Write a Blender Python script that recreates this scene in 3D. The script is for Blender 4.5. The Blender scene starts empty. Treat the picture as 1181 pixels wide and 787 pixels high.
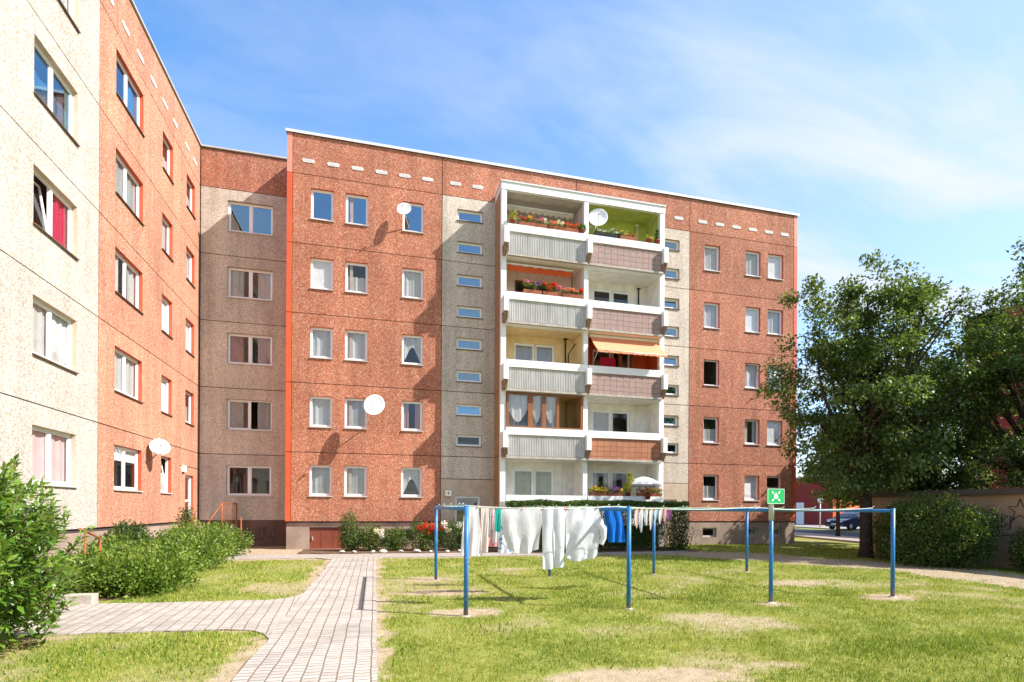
import bpy, math, random
import numpy as np
from mathutils import Vector, Matrix

R = math.radians
rng = np.random.default_rng(7)
random.seed(7)
sc = bpy.context.scene
col = sc.collection

# ------------------------------------------------------------------ camera
YAW, ROLL, CAMZ = 0.2495, 0.0058, 1.7
cam = bpy.data.cameras.new('camera')
cam.sensor_width = 36.0
cam.sensor_fit = 'HORIZONTAL'
cam.lens = 622.5 / 1181 * 36
cam.shift_y = (586.24 - 393.5) / 1181
cam.clip_start, cam.clip_end = 0.1, 2000
co = bpy.data.objects.new('camera', cam)
col.objects.link(co)
_f = Vector((math.sin(YAW), math.cos(YAW), 0))
_r = Vector((math.cos(YAW), -math.sin(YAW), 0))
_u = _r.cross(_f)
_r2 = _r * math.cos(ROLL) + _u * math.sin(ROLL)
_u2 = _u * math.cos(ROLL) - _r * math.sin(ROLL)
m = Matrix((_r2, _u2, -_f)).transposed().to_4x4()
m.translation = (0, 0, CAMZ)
co.matrix_world = m
sc.camera = co

# ------------------------------------------------------------------ light
SUN = Vector((2.05, -1.0, 2.12)).normalized()
SUN_EL = math.asin(SUN.z)
SUN_AZ = math.atan2(SUN.x, SUN.y)
sl = bpy.data.lights.new('sun', 'SUN')
sl.energy = 5.0
sl.angle = R(0.55)
sl.color = (1.0, 0.955, 0.895)
so = bpy.data.objects.new('sun', sl)
col.objects.link(so)
so.rotation_euler = SUN.to_track_quat('Z', 'Y').to_euler()

world = bpy.data.worlds.new('World')
sc.world = world
world.use_nodes = True
wn, wl = world.node_tree.nodes, world.node_tree.links
wn.clear()
w_out = wn.new('ShaderNodeOutputWorld')
w_bg = wn.new('ShaderNodeBackground')
w_bg.inputs['Strength'].default_value = 0.15
sky = wn.new('ShaderNodeTexSky')
sky.sky_type = 'NISHITA'
sky.sun_disc = False
sky.sun_elevation = SUN_EL
sky.sun_rotation = SUN_AZ
sky.air_density = 1.0
sky.dust_density = 0.6
sky.ozone_density = 3.0
w_hsv = wn.new('ShaderNodeHueSaturation')
w_hsv.inputs['Saturation'].default_value = 1.22
w_hsv.inputs['Value'].default_value = 1.22
wl.new(sky.outputs[0], w_hsv.inputs['Color'])
w_tc = wn.new('ShaderNodeTexCoord')
w_sep = wn.new('ShaderNodeSeparateXYZ')
wl.new(w_tc.outputs['Generated'], w_sep.inputs[0])


def wmath(op, a, b=None, clamp=False):
    n = wn.new('ShaderNodeMath')
    n.operation = op
    n.use_clamp = clamp
    for i, v in enumerate((a, b)):
        if v is None:
            continue
        if isinstance(v, (int, float)):
            n.inputs[i].default_value = v
        else:
            wl.new(v, n.inputs[i])
    return n.outputs[0]


w_zc = wmath('MAXIMUM', w_sep.outputs[2], 0.03)
w_zd = wmath('ADD', w_zc, 0.12)
w_cx = wmath('DIVIDE', w_sep.outputs[0], w_zd)
w_cy = wmath('DIVIDE', w_sep.outputs[1], w_zd)
w_cmb = wn.new('ShaderNodeCombineXYZ')
wl.new(w_cx, w_cmb.inputs[0])
wl.new(w_cy, w_cmb.inputs[1])
w_map = wn.new('ShaderNodeMapping')
w_map.inputs['Rotation'].default_value = (0, 0, R(-32))
w_map.inputs['Scale'].default_value = (0.62, 1.5, 1.0)
wl.new(w_cmb.outputs[0], w_map.inputs[0])
w_no = wn.new('ShaderNodeTexNoise')
w_no.inputs['Scale'].default_value = 1.7
w_no.inputs['Detail'].default_value = 9
w_no.inputs['Roughness'].default_value = 0.56
w_no.inputs['Distortion'].default_value = 0.5
wl.new(w_map.outputs[0], w_no.inputs['Vector'])
w_cr = wn.new('ShaderNodeValToRGB')
w_cr.color_ramp.elements[0].position = 0.43
w_cr.color_ramp.elements[1].position = 0.80
wl.new(w_no.outputs[0], w_cr.inputs[0])
# thin milky veil, denser towards the sun side and towards the horizon
w_dot = wmath('ADD', wmath('MULTIPLY', w_sep.outputs[0], 0.93), wmath('MULTIPLY', w_sep.outputs[1], -0.37))
w_veil = wmath('MULTIPLY', wmath('ADD', w_dot, 0.32), 0.95, True)
w_hor = wmath('POWER', wmath('SUBTRACT', 1.0, w_zc), 5.0)
w_veil2 = wmath('MAXIMUM', w_veil, wmath('MULTIPLY', w_hor, 0.75))
w_cl = wmath('MULTIPLY', w_cr.outputs[0], wmath('ADD', 0.50, w_veil))
w_fac = wmath('MULTIPLY', wmath('ADD', w_cl, wmath('MULTIPLY', w_veil2, 0.62)), 0.92, True)
w_mix = wn.new('ShaderNodeMix')
w_mix.data_type = 'RGBA'
wl.new(w_fac, w_mix.inputs[0])
wl.new(w_hsv.outputs[0], w_mix.inputs[6])
w_mix.inputs[7].default_value = (2.95, 3.25, 3.75, 1)
wl.new(w_mix.outputs[2], w_bg.inputs['Color'])
wl.new(w_bg.outputs[0], w_out.inputs['Surface'])

vs = sc.view_settings
vs.view_transform = 'Standard'
vs.look = 'None'
vs.exposure = 0.98
vs.gamma = 1
vs.use_curve_mapping = False

# ------------------------------------------------------------------ materials


class NT:
    """small node-tree helper"""
    def __init__(self, name):
        self.m = bpy.data.materials.new(name)
        self.m.use_nodes = True
        self.n, self.l = self.m.node_tree.nodes, self.m.node_tree.links
        self.n.clear()
        self.out = self.n.new('ShaderNodeOutputMaterial')

    def node(self, t, **k):
        x = self.n.new(t)
        for a, v in k.items():
            setattr(x, a, v)
        return x

    def link(self, a, b):
        self.l.new(a, b)

    def set(self, sock, v):
        if hasattr(v, 'is_output'):
            self.l.new(v, sock)
        else:
            sock.default_value = v

    def pos(self):
        return self.node('ShaderNodeNewGeometry').outputs['Position']

    def obj(self):
        return self.node('ShaderNodeTexCoord').outputs['Object']

    def noise(self, vec, scale, detail=4, rough=0.55, dist=0.0):
        x = self.node('ShaderNodeTexNoise')
        x.inputs['Scale'].default_value = scale
        x.inputs['Detail'].default_value = detail
        x.inputs['Roughness'].default_value = rough
        x.inputs['Distortion'].default_value = dist
        self.link(vec, x.inputs['Vector'])
        return x.outputs[0]

    def voro(self, vec, scale, out='Color', feature='F1'):
        x = self.node('ShaderNodeTexVoronoi', feature=feature)
        x.inputs['Scale'].default_value = scale
        self.link(vec, x.inputs['Vector'])
        return x.outputs[out]

    def ramp(self, fac, stops, interp='LINEAR'):
        x = self.node('ShaderNodeValToRGB')
        r = x.color_ramp
        r.interpolation = interp
        while len(r.elements) < len(stops):
            r.elements.new(0.5)
        for e, (p, c) in zip(r.elements, stops):
            e.position = p
            e.color = (c[0], c[1], c[2], 1) if hasattr(c, '__len__') else (c, c, c, 1)
        self.link(fac, x.inputs[0])
        return x.outputs[0]

    def mix(self, fac, a, b, blend='MIX'):
        x = self.node('ShaderNodeMix', data_type='RGBA', blend_type=blend)
        for s, v in ((x.inputs[0], fac), (x.inputs[6], a), (x.inputs[7], b)):
            if hasattr(v, 'is_output'):
                self.link(v, s)
            elif hasattr(v, '__len__'):
                s.default_value = (v[0], v[1], v[2], 1)
            else:
                s.default_value = v
        return x.outputs[2]

    def math(self, op, a, b=0.0, clamp=False):
        x = self.node('ShaderNodeMath', operation=op, use_clamp=clamp)
        self.set(x.inputs[0], a)
        self.set(x.inputs[1], b)
        return x.outputs[0]

    def sep(self, v):
        x = self.node('ShaderNodeSeparateXYZ')
        self.link(v, x.inputs[0])
        return x.outputs

    def mapping(self, v, scale=(1, 1, 1), rot=(0, 0, 0), loc=(0, 0, 0)):
        x = self.node('ShaderNodeMapping')
        x.inputs['Scale'].default_value = scale
        x.inputs['Rotation'].default_value = rot
        x.inputs['Location'].default_value = loc
        self.link(v, x.inputs[0])
        return x.outputs[0]

    def attr(self, name):
        return self.node('ShaderNodeAttribute', attribute_name=name).outputs['Fac']

    def bsdf(self, color, rough=0.8, spec=0.3, metal=0.0, bump=None, bstr=0.3, bdist=0.01):
        b = self.node('ShaderNodeBsdfPrincipled')
        if hasattr(color, 'is_output'):
            self.link(color, b.inputs['Base Color'])
        else:
            b.inputs['Base Color'].default_value = (color[0], color[1], color[2], 1)
        self.set(b.inputs['Roughness'], rough)
        b.inputs['Specular IOR Level'].default_value = spec
        b.inputs['Metallic'].default_value = metal
        if bump is not None:
            bp = self.node('ShaderNodeBump')
            bp.inputs['Strength'].default_value = bstr
            bp.inputs['Distance'].default_value = bdist
            self.link(bump, bp.inputs['Height'])
            self.link(bp.outputs[0], b.inputs['Normal'])
        return b

    def done(self, b):
        self.link(b if hasattr(b, 'is_output') else b.outputs[0], self.out.inputs['Surface'])
        return self.m


def plain(name, c, rough=0.7, spec=0.3, metal=0.0, var=0.12, vs_=3.0, grain=0.0, gs=60):
    t = NT(name)
    p = t.pos()
    f = t.noise(p, vs_, 5)
    a = [x * (1 - var) for x in c]
    b = [min(1, x * (1 + var)) for x in c]
    cc = t.ramp(f, [(0.3, a), (0.7, b)])
    bump = None
    if grain:
        g = t.noise(p, gs, 2)
        cc = t.mix(1.0, cc, t.ramp(g, [(0.3, 1 - grain), (0.7, 1 + 0 * grain)]), 'MULTIPLY')
        bump = g
    return t.done(t.bsdf(cc, rough, spec, metal, bump, 0.25, 0.006))


def aggregate(name, mid, light, dark, scale=36.0, stain=0.20, white=0.10):
    """washed-concrete panel: coloured binder with pale and dark pebbles"""
    t = NT(name)
    p = t.pos()
    cel = t.voro(p, scale)
    s = t.sep(cel)
    peb = t.ramp(s[0], [(0.0, dark), (0.16, dark), (0.30, mid), (0.72, mid), (1.0 - white, light), (1.0, [min(1, x * 1.15) for x in light])])
    fine = t.noise(p, scale * 3.2, 3, 0.7)
    peb = t.mix(1.0, peb, t.ramp(fine, [(0.25, 0.82), (0.75, 1.14)]), 'MULTIPLY')
    big = t.noise(p, 0.55, 6, 0.62)
    run = t.noise(t.mapping(p, (2.6, 2.6, 0.22)), 1.0, 5, 0.6)
    peb = t.mix(1.0, peb, t.ramp(big, [(0.3, 1 - stain), (0.7, 1.04)]), 'MULTIPLY')
    peb = t.mix(1.0, peb, t.ramp(run, [(0.28, 1 - stain * 1.15), (0.62, 1.03)]), 'MULTIPLY')
    rnd = t.node('ShaderNodeObjectInfo').outputs['Random']
    peb = t.mix(1.0, peb, t.ramp(rnd, [(0.0, (0.92, 0.92, 0.93)), (1.0, (1.06, 1.05, 1.03))]), 'MULTIPLY')
    dist = t.voro(p, scale, 'Distance')
    return t.done(t.bsdf(peb, 0.88, 0.2, 0, dist, 0.3, 0.010))


M = {}
M['orange'] = aggregate('orange_washed_concrete', (0.46, 0.168, 0.095), (0.56, 0.34, 0.24), (0.31, 0.10, 0.058))
M['orange_light'] = aggregate('orange_washed_concrete_wing', (0.53, 0.245, 0.155), (0.63, 0.42, 0.31), (0.38, 0.16, 0.095), scale=36)
M['tan'] = aggregate('tan_washed_concrete', (0.61, 0.525, 0.435), (0.69, 0.61, 0.53), (0.43, 0.35, 0.28))
M['cream'] = aggregate('cream_washed_concrete', (0.49, 0.44, 0.385), (0.59, 0.54, 0.49), (0.35, 0.30, 0.25), scale=36, stain=0.13)
M['beige'] = plain('beige_render', (0.56, 0.44, 0.33), 0.85, 0.2, grain=0.25, gs=45)
M['tower_side'] = plain('ochre_render', (0.40, 0.24, 0.13), 0.85, 0.2, grain=0.25, gs=45)
M['reveal_red'] = plain('red_reveal_paint', (0.52, 0.10, 0.045), 0.7)
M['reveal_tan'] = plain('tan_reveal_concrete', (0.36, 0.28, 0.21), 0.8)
M['reveal_cream'] = plain('cream_reveal_concrete', (0.55, 0.44, 0.33), 0.8)
M['trim_red'] = plain('bright_red_corner_paint', (0.60, 0.095, 0.03), 0.55, 0.35)
M['trim_pink'] = plain('pink_corner_paint', (0.62, 0.25, 0.17), 0.7)  # paler, pinkish tone for the top stretch of the corner strips
M['core'] = plain('dark_joint_concrete', (0.06, 0.045, 0.04), 0.95)  # dark grey core, seen through the open panel joints
M['plinth'] = plain('plinth_concrete', (0.36, 0.265, 0.205), 0.9, 0.2, var=0.22, vs_=1.2, grain=0.25, gs=30)
M['plinth_dark_shade'] = plain('dark_plinth_paint_and_shade', (0.13, 0.075, 0.06), 0.8, 0.3, var=0.3, vs_=1.5)  # dark brown band colour, also used as painted shade on the plinths
M['white'] = plain('white_paint', (0.80, 0.79, 0.76), 0.6, 0.3, var=0.05)
M['upvc'] = plain('white_window_frame', (0.80, 0.80, 0.79), 0.35, 0.5, var=0.02)
M['cap'] = plain('pale_metal_flashing', (0.62, 0.63, 0.64), 0.4, 0.5, 0.0, var=0.05)
M['dark'] = plain('dark_rubber', (0.02, 0.02, 0.02), 0.6)
M['interior'] = plain('room_wall', (0.30, 0.27, 0.24), 0.9)
M['sill'] = plain('metal_sill', (0.50, 0.47, 0.44), 0.5, 0.4)
M['sill_dark'] = plain('brown_metal_sill', (0.13, 0.085, 0.06), 0.5, 0.4)
t = NT('blue_paint')
p = t.pos()
cc = t.ramp(t.noise(p, 3.0, 5), [(0.3, (0.012, 0.13, 0.36)), (0.7, (0.022, 0.20, 0.47))])
cc = t.mix(t.ramp(t.noise(t.mapping(p, (1, 1, 0.35)), 30, 4, 0.65), [(0.62, 0), (0.66, 0.9)]), cc, (0.30, 0.33, 0.36))
low = t.ramp(t.math('ADD', t.sep(p)[2], t.math('MULTIPLY', t.noise(p, 18, 4), 0.35)), [(0.20, 0.85), (0.34, 0.0)])
cc = t.mix(low, cc, (0.20, 0.10, 0.05))
M['blue_paint'] = t.done(t.bsdf(cc, 0.42, 0.45, 0, t.noise(p, 60, 3), 0.12, 0.004))
M['galv'] = plain('galvanised_steel', (0.50, 0.52, 0.53), 0.45, 0.5, 0.3)
M['rust'] = plain('rusty_steel', (0.30, 0.10, 0.04), 0.85, 0.2, var=0.3, vs_=8)
M['brown_wood'] = plain('brown_wood', (0.23, 0.085, 0.030), 0.45, 0.4, var=0.25, vs_=12)
M['hatch'] = plain('brown_red_door_paint', (0.22, 0.055, 0.03), 0.55, 0.35, var=0.15)
M['bracket'] = plain('weathered_bracket_concrete', (0.27, 0.18, 0.12), 0.9, 0.2, var=0.4, vs_=8)
M['asphalt'] = plain('asphalt', (0.060, 0.062, 0.066), 0.9, 0.2, grain=0.3, gs=60)
M['pavement'] = plain('pale_pavement', (0.36, 0.32, 0.28), 0.9, 0.2, grain=0.2)
M['concrete'] = plain('bare_concrete', (0.46, 0.41, 0.35), 0.9, 0.2, var=0.2, vs_=6, grain=0.2)
M['soil'] = plain('bed_soil', (0.17, 0.105, 0.07), 0.95, 0.1, var=0.3, vs_=4, grain=0.4, gs=25)
M['bark'] = plain('bark', (0.075, 0.055, 0.042), 0.95, 0.1, var=0.35, vs_=9, grain=0.5, gs=22)
M['twig'] = plain('green_brown_stem', (0.11, 0.085, 0.04), 0.85, 0.2)
M['yellow_wall'] = plain('pale_yellow_wall_paint', (0.74, 0.56, 0.30), 0.8)
M['pink_wall'] = plain('pale_pink_wall_paint', (0.76, 0.60, 0.53), 0.8)
M['white_wall'] = plain('off_white_wall_paint', (0.78, 0.74, 0.68), 0.8)
M['grey_wall'] = plain('grey_beige_wall_paint', (0.52, 0.45, 0.40), 0.8)
M['green_wall'] = plain('lime_wall_paint', (0.46, 0.51, 0.12), 0.8)
M['red_wall'] = plain('terracotta_wall_paint', (0.50, 0.09, 0.025), 0.8)
M['enc_wall'] = plain('ochre_wall_paint', (0.45, 0.30, 0.13), 0.8)
M['sign_green'] = plain('green_sign_face', (0.0, 0.42, 0.10), 0.4, 0.5, var=0.03)
M['lamp_glass'] = plain('frosted_lamp_cover', (0.85, 0.83, 0.70), 0.3, 0.5, var=0.02)
M['graffiti_black'] = plain('black_spray_paint', (0.02, 0.02, 0.025), 0.7)
M['graffiti_pale'] = plain('pale_spray_paint', (0.24, 0.15, 0.14), 0.7)
M['car_paint'] = plain('dark_blue_car_paint', (0.008, 0.020, 0.075), 0.15, 0.7, 0.2, var=0.03)
M['tyre'] = plain('tyre_rubber', (0.015, 0.015, 0.016), 0.85)
M['car_glass'] = plain('tinted_car_glass', (0.02, 0.03, 0.035), 0.05, 0.8, var=0.0)
M['far_red_shaded'] = plain('far_red_render_shaded', (0.26, 0.035, 0.025), 0.85, var=0.08)  # shade of the walls facing away from the sun put into the red
M['far_orange_sunlit'] = plain('far_orange_render_sunlit', (0.62, 0.13, 0.04), 0.85, var=0.08)  # sunlit face of the street building, brightness put into the colour
M['far_pink'] = plain('far_pink_render', (0.50, 0.30, 0.28), 0.85)
M['garage'] = plain('tan_garage_render', (0.36, 0.25, 0.16), 0.9, 0.2, var=0.2, vs_=1.0, grain=0.2)
M['roof_felt'] = plain('roof_felt', (0.09, 0.075, 0.06), 0.9)
M['slot'] = plain('grey_white_slot_cover', (0.55, 0.53, 0.50), 0.7)
M['stone'] = plain('white_stone', (0.46, 0.43, 0.39), 0.85, var=0.15)
M['pot'] = plain('red_brown_pot', (0.30, 0.05, 0.04), 0.5)
M['trough_w'] = plain('terracotta_trough', (0.38, 0.12, 0.06), 0.6)


def ribbed(name, a, b, rx):
    t = NT(name)
    p = t.pos()
    n = t.noise(p, 2.0, 5)
    c = t.ramp(n, [(0.3, a), (0.7, b)])
    run = t.noise(t.mapping(p, (7, 7, 0.5)), 1.0, 4)
    c = t.mix(1.0, c, t.ramp(run, [(0.3, 0.78), (0.6, 1.0)]), 'MULTIPLY')
    return t.done(t.bsdf(c, rx, 0.3))


M['rib'] = ribbed('grey_corrugated_sheet', (0.53, 0.51, 0.485), (0.62, 0.60, 0.57), 0.7)


def tiled(name, a, b, s=9.0):
    t = NT(name)
    p = t.pos()
    x, y, z = t.sep(p)
    cb = t.node('ShaderNodeCombineXYZ')
    t.link(x, cb.inputs[0])
    t.link(z, cb.inputs[1])
    br = t.node('ShaderNodeTexBrick')
    br.offset = 0.0
    br.inputs['Scale'].default_value = 1.0
    br.inputs['Brick Width'].default_value = 0.30
    br.inputs['Row Height'].default_value = 0.22
    br.inputs['Mortar Size'].default_value = 0.012
    br.inputs['Color1'].default_value = (*a, 1)
    br.inputs['Color2'].default_value = (*b, 1)
    br.inputs['Mortar'].default_value = (a[0] * 0.6, a[1] * 0.6, a[2] * 0.6, 1)
    t.link(cb.outputs[0], br.inputs['Vector'])
    peb = t.sep(t.voro(p, 30.0))[0]
    c = t.mix(1.0, br.outputs[0], t.ramp(peb, [(0.1, 0.84), (0.9, 1.12)]), 'MULTIPLY')
    return t.done(t.bsdf(c, 0.85, 0.2))


M['tile_pink'] = tiled('pink_brown_pebble_panel', (0.34, 0.235, 0.205), (0.37, 0.26, 0.225))
M['tile_brown'] = tiled('orange_brown_tile_panel', (0.36, 0.15, 0.08), (0.42, 0.19, 0.11))


def glass(name, ior=1.75, tint=(0.86, 0.9, 0.9), refl=(0.95, 0.97, 1.0)):
    t = NT(name)
    lw = t.node('ShaderNodeLayerWeight')
    lw.inputs['Blend'].default_value = 0.5
    f0 = ((ior - 1) / (ior + 1)) ** 2
    fr = t.math('ADD', t.math('MULTIPLY', t.math('POWER', lw.outputs['Facing'], 4.5), 1 - f0), f0, True)
    tr = t.node('ShaderNodeBsdfTransparent')
    tr.inputs[0].default_value = (*tint, 1)
    gl = t.node('ShaderNodeBsdfGlossy')
    gl.inputs['Roughness'].default_value = 0.015
    gl.inputs['Color'].default_value = (*refl, 1)
    bp = t.node('ShaderNodeBump')
    bp.inputs['Strength'].default_value = 0.06
    bp.inputs['Distance'].default_value = 0.02
    t.link(t.noise(t.pos(), 1.6, 2), bp.inputs['Height'])
    t.link(bp.outputs[0], gl.inputs['Normal'])
    mx = t.node('ShaderNodeMixShader')
    t.link(fr, mx.inputs[0])
    t.link(tr.outputs[0], mx.inputs[1])
    t.link(gl.outputs[0], mx.inputs[2])
    return t.done(mx.outputs[0])


M['glass'] = glass('window_glass', 1.75, (0.93, 0.95, 0.95))
M['glass_sky_blue'] = glass('sky_tinted_window_glass', 3.6, (0.35, 0.62, 0.85), (0.55, 0.82, 1.0))  # blue of the mirrored sky put into the pane tint


def fabric(name, c, trans=0.35, var=0.06, pattern=None):
    t = NT(name)
    p = t.pos()
    cc = t.ramp(t.noise(p, 5, 4), [(0.3, [x * (1 - var) for x in c]), (0.7, [min(1, x * (1 + var)) for x in c])])
    if pattern:
        k = t.ramp(t.noise(p, pattern[1], 2, 0.5), [(pattern[2], 0), (pattern[2] + 0.04, 1)])
        cc = t.mix(k, cc, pattern[0])
    wr = t.noise(t.mapping(p, (1, 1, 0.35)), 13, 4, 0.6)
    d = t.bsdf(cc, 0.9, 0.1, 0, wr, 0.5, 0.03)
    tr = t.node('ShaderNodeBsdfTranslucent')
    t.link(cc, tr.inputs[0])
    mx = t.node('ShaderNodeMixShader')
    mx.inputs[0].default_value = trans
    t.link(d.outputs[0], mx.inputs[1])
    t.link(tr.outputs[0], mx.inputs[2])
    return t.done(mx.outputs[0])


M['cloth_white'] = fabric('white_cotton', (0.74, 0.75, 0.77))
M['cloth_cream'] = fabric('cream_cotton', (0.78, 0.68, 0.62))
M['cloth_pink'] = fabric('pink_print_cotton', (0.80, 0.42, 0.46), pattern=((0.75, 0.12, 0.2), 16, 0.55))
M['cloth_blush'] = fabric('blush_cotton', (0.80, 0.60, 0.60))
M['cloth_teal'] = fabric('teal_cotton', (0.03, 0.42, 0.35))
M['cloth_grey'] = fabric('grey_cotton', (0.42, 0.42, 0.45))
M['cloth_print'] = fabric('blue_print_towel', (0.72, 0.78, 0.88), pattern=((0.15, 0.25, 0.6), 12, 0.56))
M['cloth_blue'] = fabric('blue_denim', (0.012, 0.14, 0.52), 0.15)
M['cloth_lightblue'] = fabric('light_blue_cotton', (0.45, 0.62, 0.78))
M['cloth_purple'] = fabric('purple_cotton', (0.25, 0.10, 0.30))
M['sheer'] = fabric('sheer_white_curtain', (0.80, 0.80, 0.78), 0.5)
M['drape_green'] = fabric('pale_green_curtain', (0.50, 0.52, 0.36), 0.4)
M['drape_grey'] = fabric('grey_striped_curtain', (0.50, 0.50, 0.49), 0.4)
M['drape_pink'] = fabric('dusky_pink_curtain', (0.52, 0.33, 0.33), 0.4)
M['drape_red'] = fabric('crimson_curtain', (0.55, 0.03, 0.10), 0.35)
M['blind'] = fabric('white_blind', (0.80, 0.80, 0.80), 0.1)
M['awning_orange'] = fabric('orange_awning_cloth', (0.86, 0.37, 0.20), 0.2)
M['awning_red'] = fabric('red_orange_awning_cloth', (0.72, 0.13, 0.04), 0.3)
M['awning_cream'] = fabric('cream_awning_cloth', (0.72, 0.60, 0.45), 0.3)
M['parasol'] = fabric('white_parasol_cloth', (0.82, 0.82, 0.80), 0.3)


def leafmat(name, stops, rough=0.45, trans=0.32, spec=0.35):
    t = NT(name)
    f = t.attr('tint')
    c = t.ramp(f, stops)
    d = t.bsdf(c, rough, spec)
    tr = t.node('ShaderNodeBsdfTranslucent')
    t.link(t.mix(1.0, c, (1.25, 1.2, 0.6), 'MULTIPLY'), tr.inputs[0])
    mx = t.node('ShaderNodeMixShader')
    mx.inputs[0].default_value = trans
    t.link(d.outputs[0], mx.inputs[1])
    t.link(tr.outputs[0], mx.inputs[2])
    return t.done(mx.outputs[0])


M['leaf_tree'] = leafmat('tree_leaf', [(0, (0.050, 0.090, 0.020)), (0.6, (0.125, 0.185, 0.045)), (1, (0.28, 0.33, 0.11))], 0.45, 0.40, 0.4)
M['leaf_laurel'] = leafmat('laurel_leaf', [(0, (0.045, 0.11, 0.014)), (0.55, (0.11, 0.21, 0.024)), (1, (0.27, 0.38, 0.06))], 0.3, 0.3, 0.5)
M['leaf_shrub'] = leafmat('shrub_leaf', [(0, (0.06, 0.115, 0.014)), (0.6, (0.15, 0.23, 0.028)), (1, (0.30, 0.34, 0.07))])
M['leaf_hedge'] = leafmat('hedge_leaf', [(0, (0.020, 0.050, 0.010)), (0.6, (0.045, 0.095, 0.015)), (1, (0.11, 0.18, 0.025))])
M['leaf_dark'] = leafmat('dark_shrub_leaf', [(0, (0.026, 0.055, 0.012)), (0.6, (0.060, 0.105, 0.018)), (1, (0.15, 0.20, 0.035))])
M['leaf_rose'] = leafmat('rose_leaf', [(0, (0.045, 0.085, 0.015)), (0.6, (0.10, 0.16, 0.025)), (1, (0.25, 0.27, 0.07))])
M['leaf_pot'] = leafmat('balcony_plant_leaf', [(0, (0.05, 0.12, 0.02)), (1, (0.18, 0.28, 0.03))])
M['leaf_yellow'] = leafmat('yellow_green_leaf', [(0, (0.20, 0.26, 0.02)), (1, (0.55, 0.50, 0.08))])
for nm, a, b in (('petal_red', (0.62, 0.02, 0.015), (0.85, 0.10, 0.05)), ('petal_pink', (0.62, 0.04, 0.24), (0.85, 0.30, 0.45)),
                 ('petal_yellow', (0.72, 0.42, 0.02), (0.85, 0.62, 0.12)), ('petal_white', (0.75, 0.70, 0.62), (0.85, 0.83, 0.78)),
                 ('petal_purple', (0.25, 0.04, 0.30), (0.45, 0.15, 0.50)), ('petal_salmon', (0.75, 0.16, 0.10), (0.85, 0.40, 0.30))):
    M[nm] = leafmat(nm, [(0, a), (1, b)], 0.7, 0.3, 0.1)

# ------------------------------------------------------------------ geometry helpers


def tag(o, label=None, cat=None, group=None, kind=None):
    if label:
        o['label'] = label
    if cat:
        o['category'] = cat
    if group:
        o['group'] = group
    if kind:
        o['kind'] = kind
    return o


def thing(name, loc, label, cat, group=None, rz=0.0):
    o = bpy.data.objects.new(name, None)
    o.empty_display_size = 0.2
    o.location = loc
    o.rotation_euler = (0, 0, rz)
    col.objects.link(o)
    return tag(o, label, cat, group)


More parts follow.
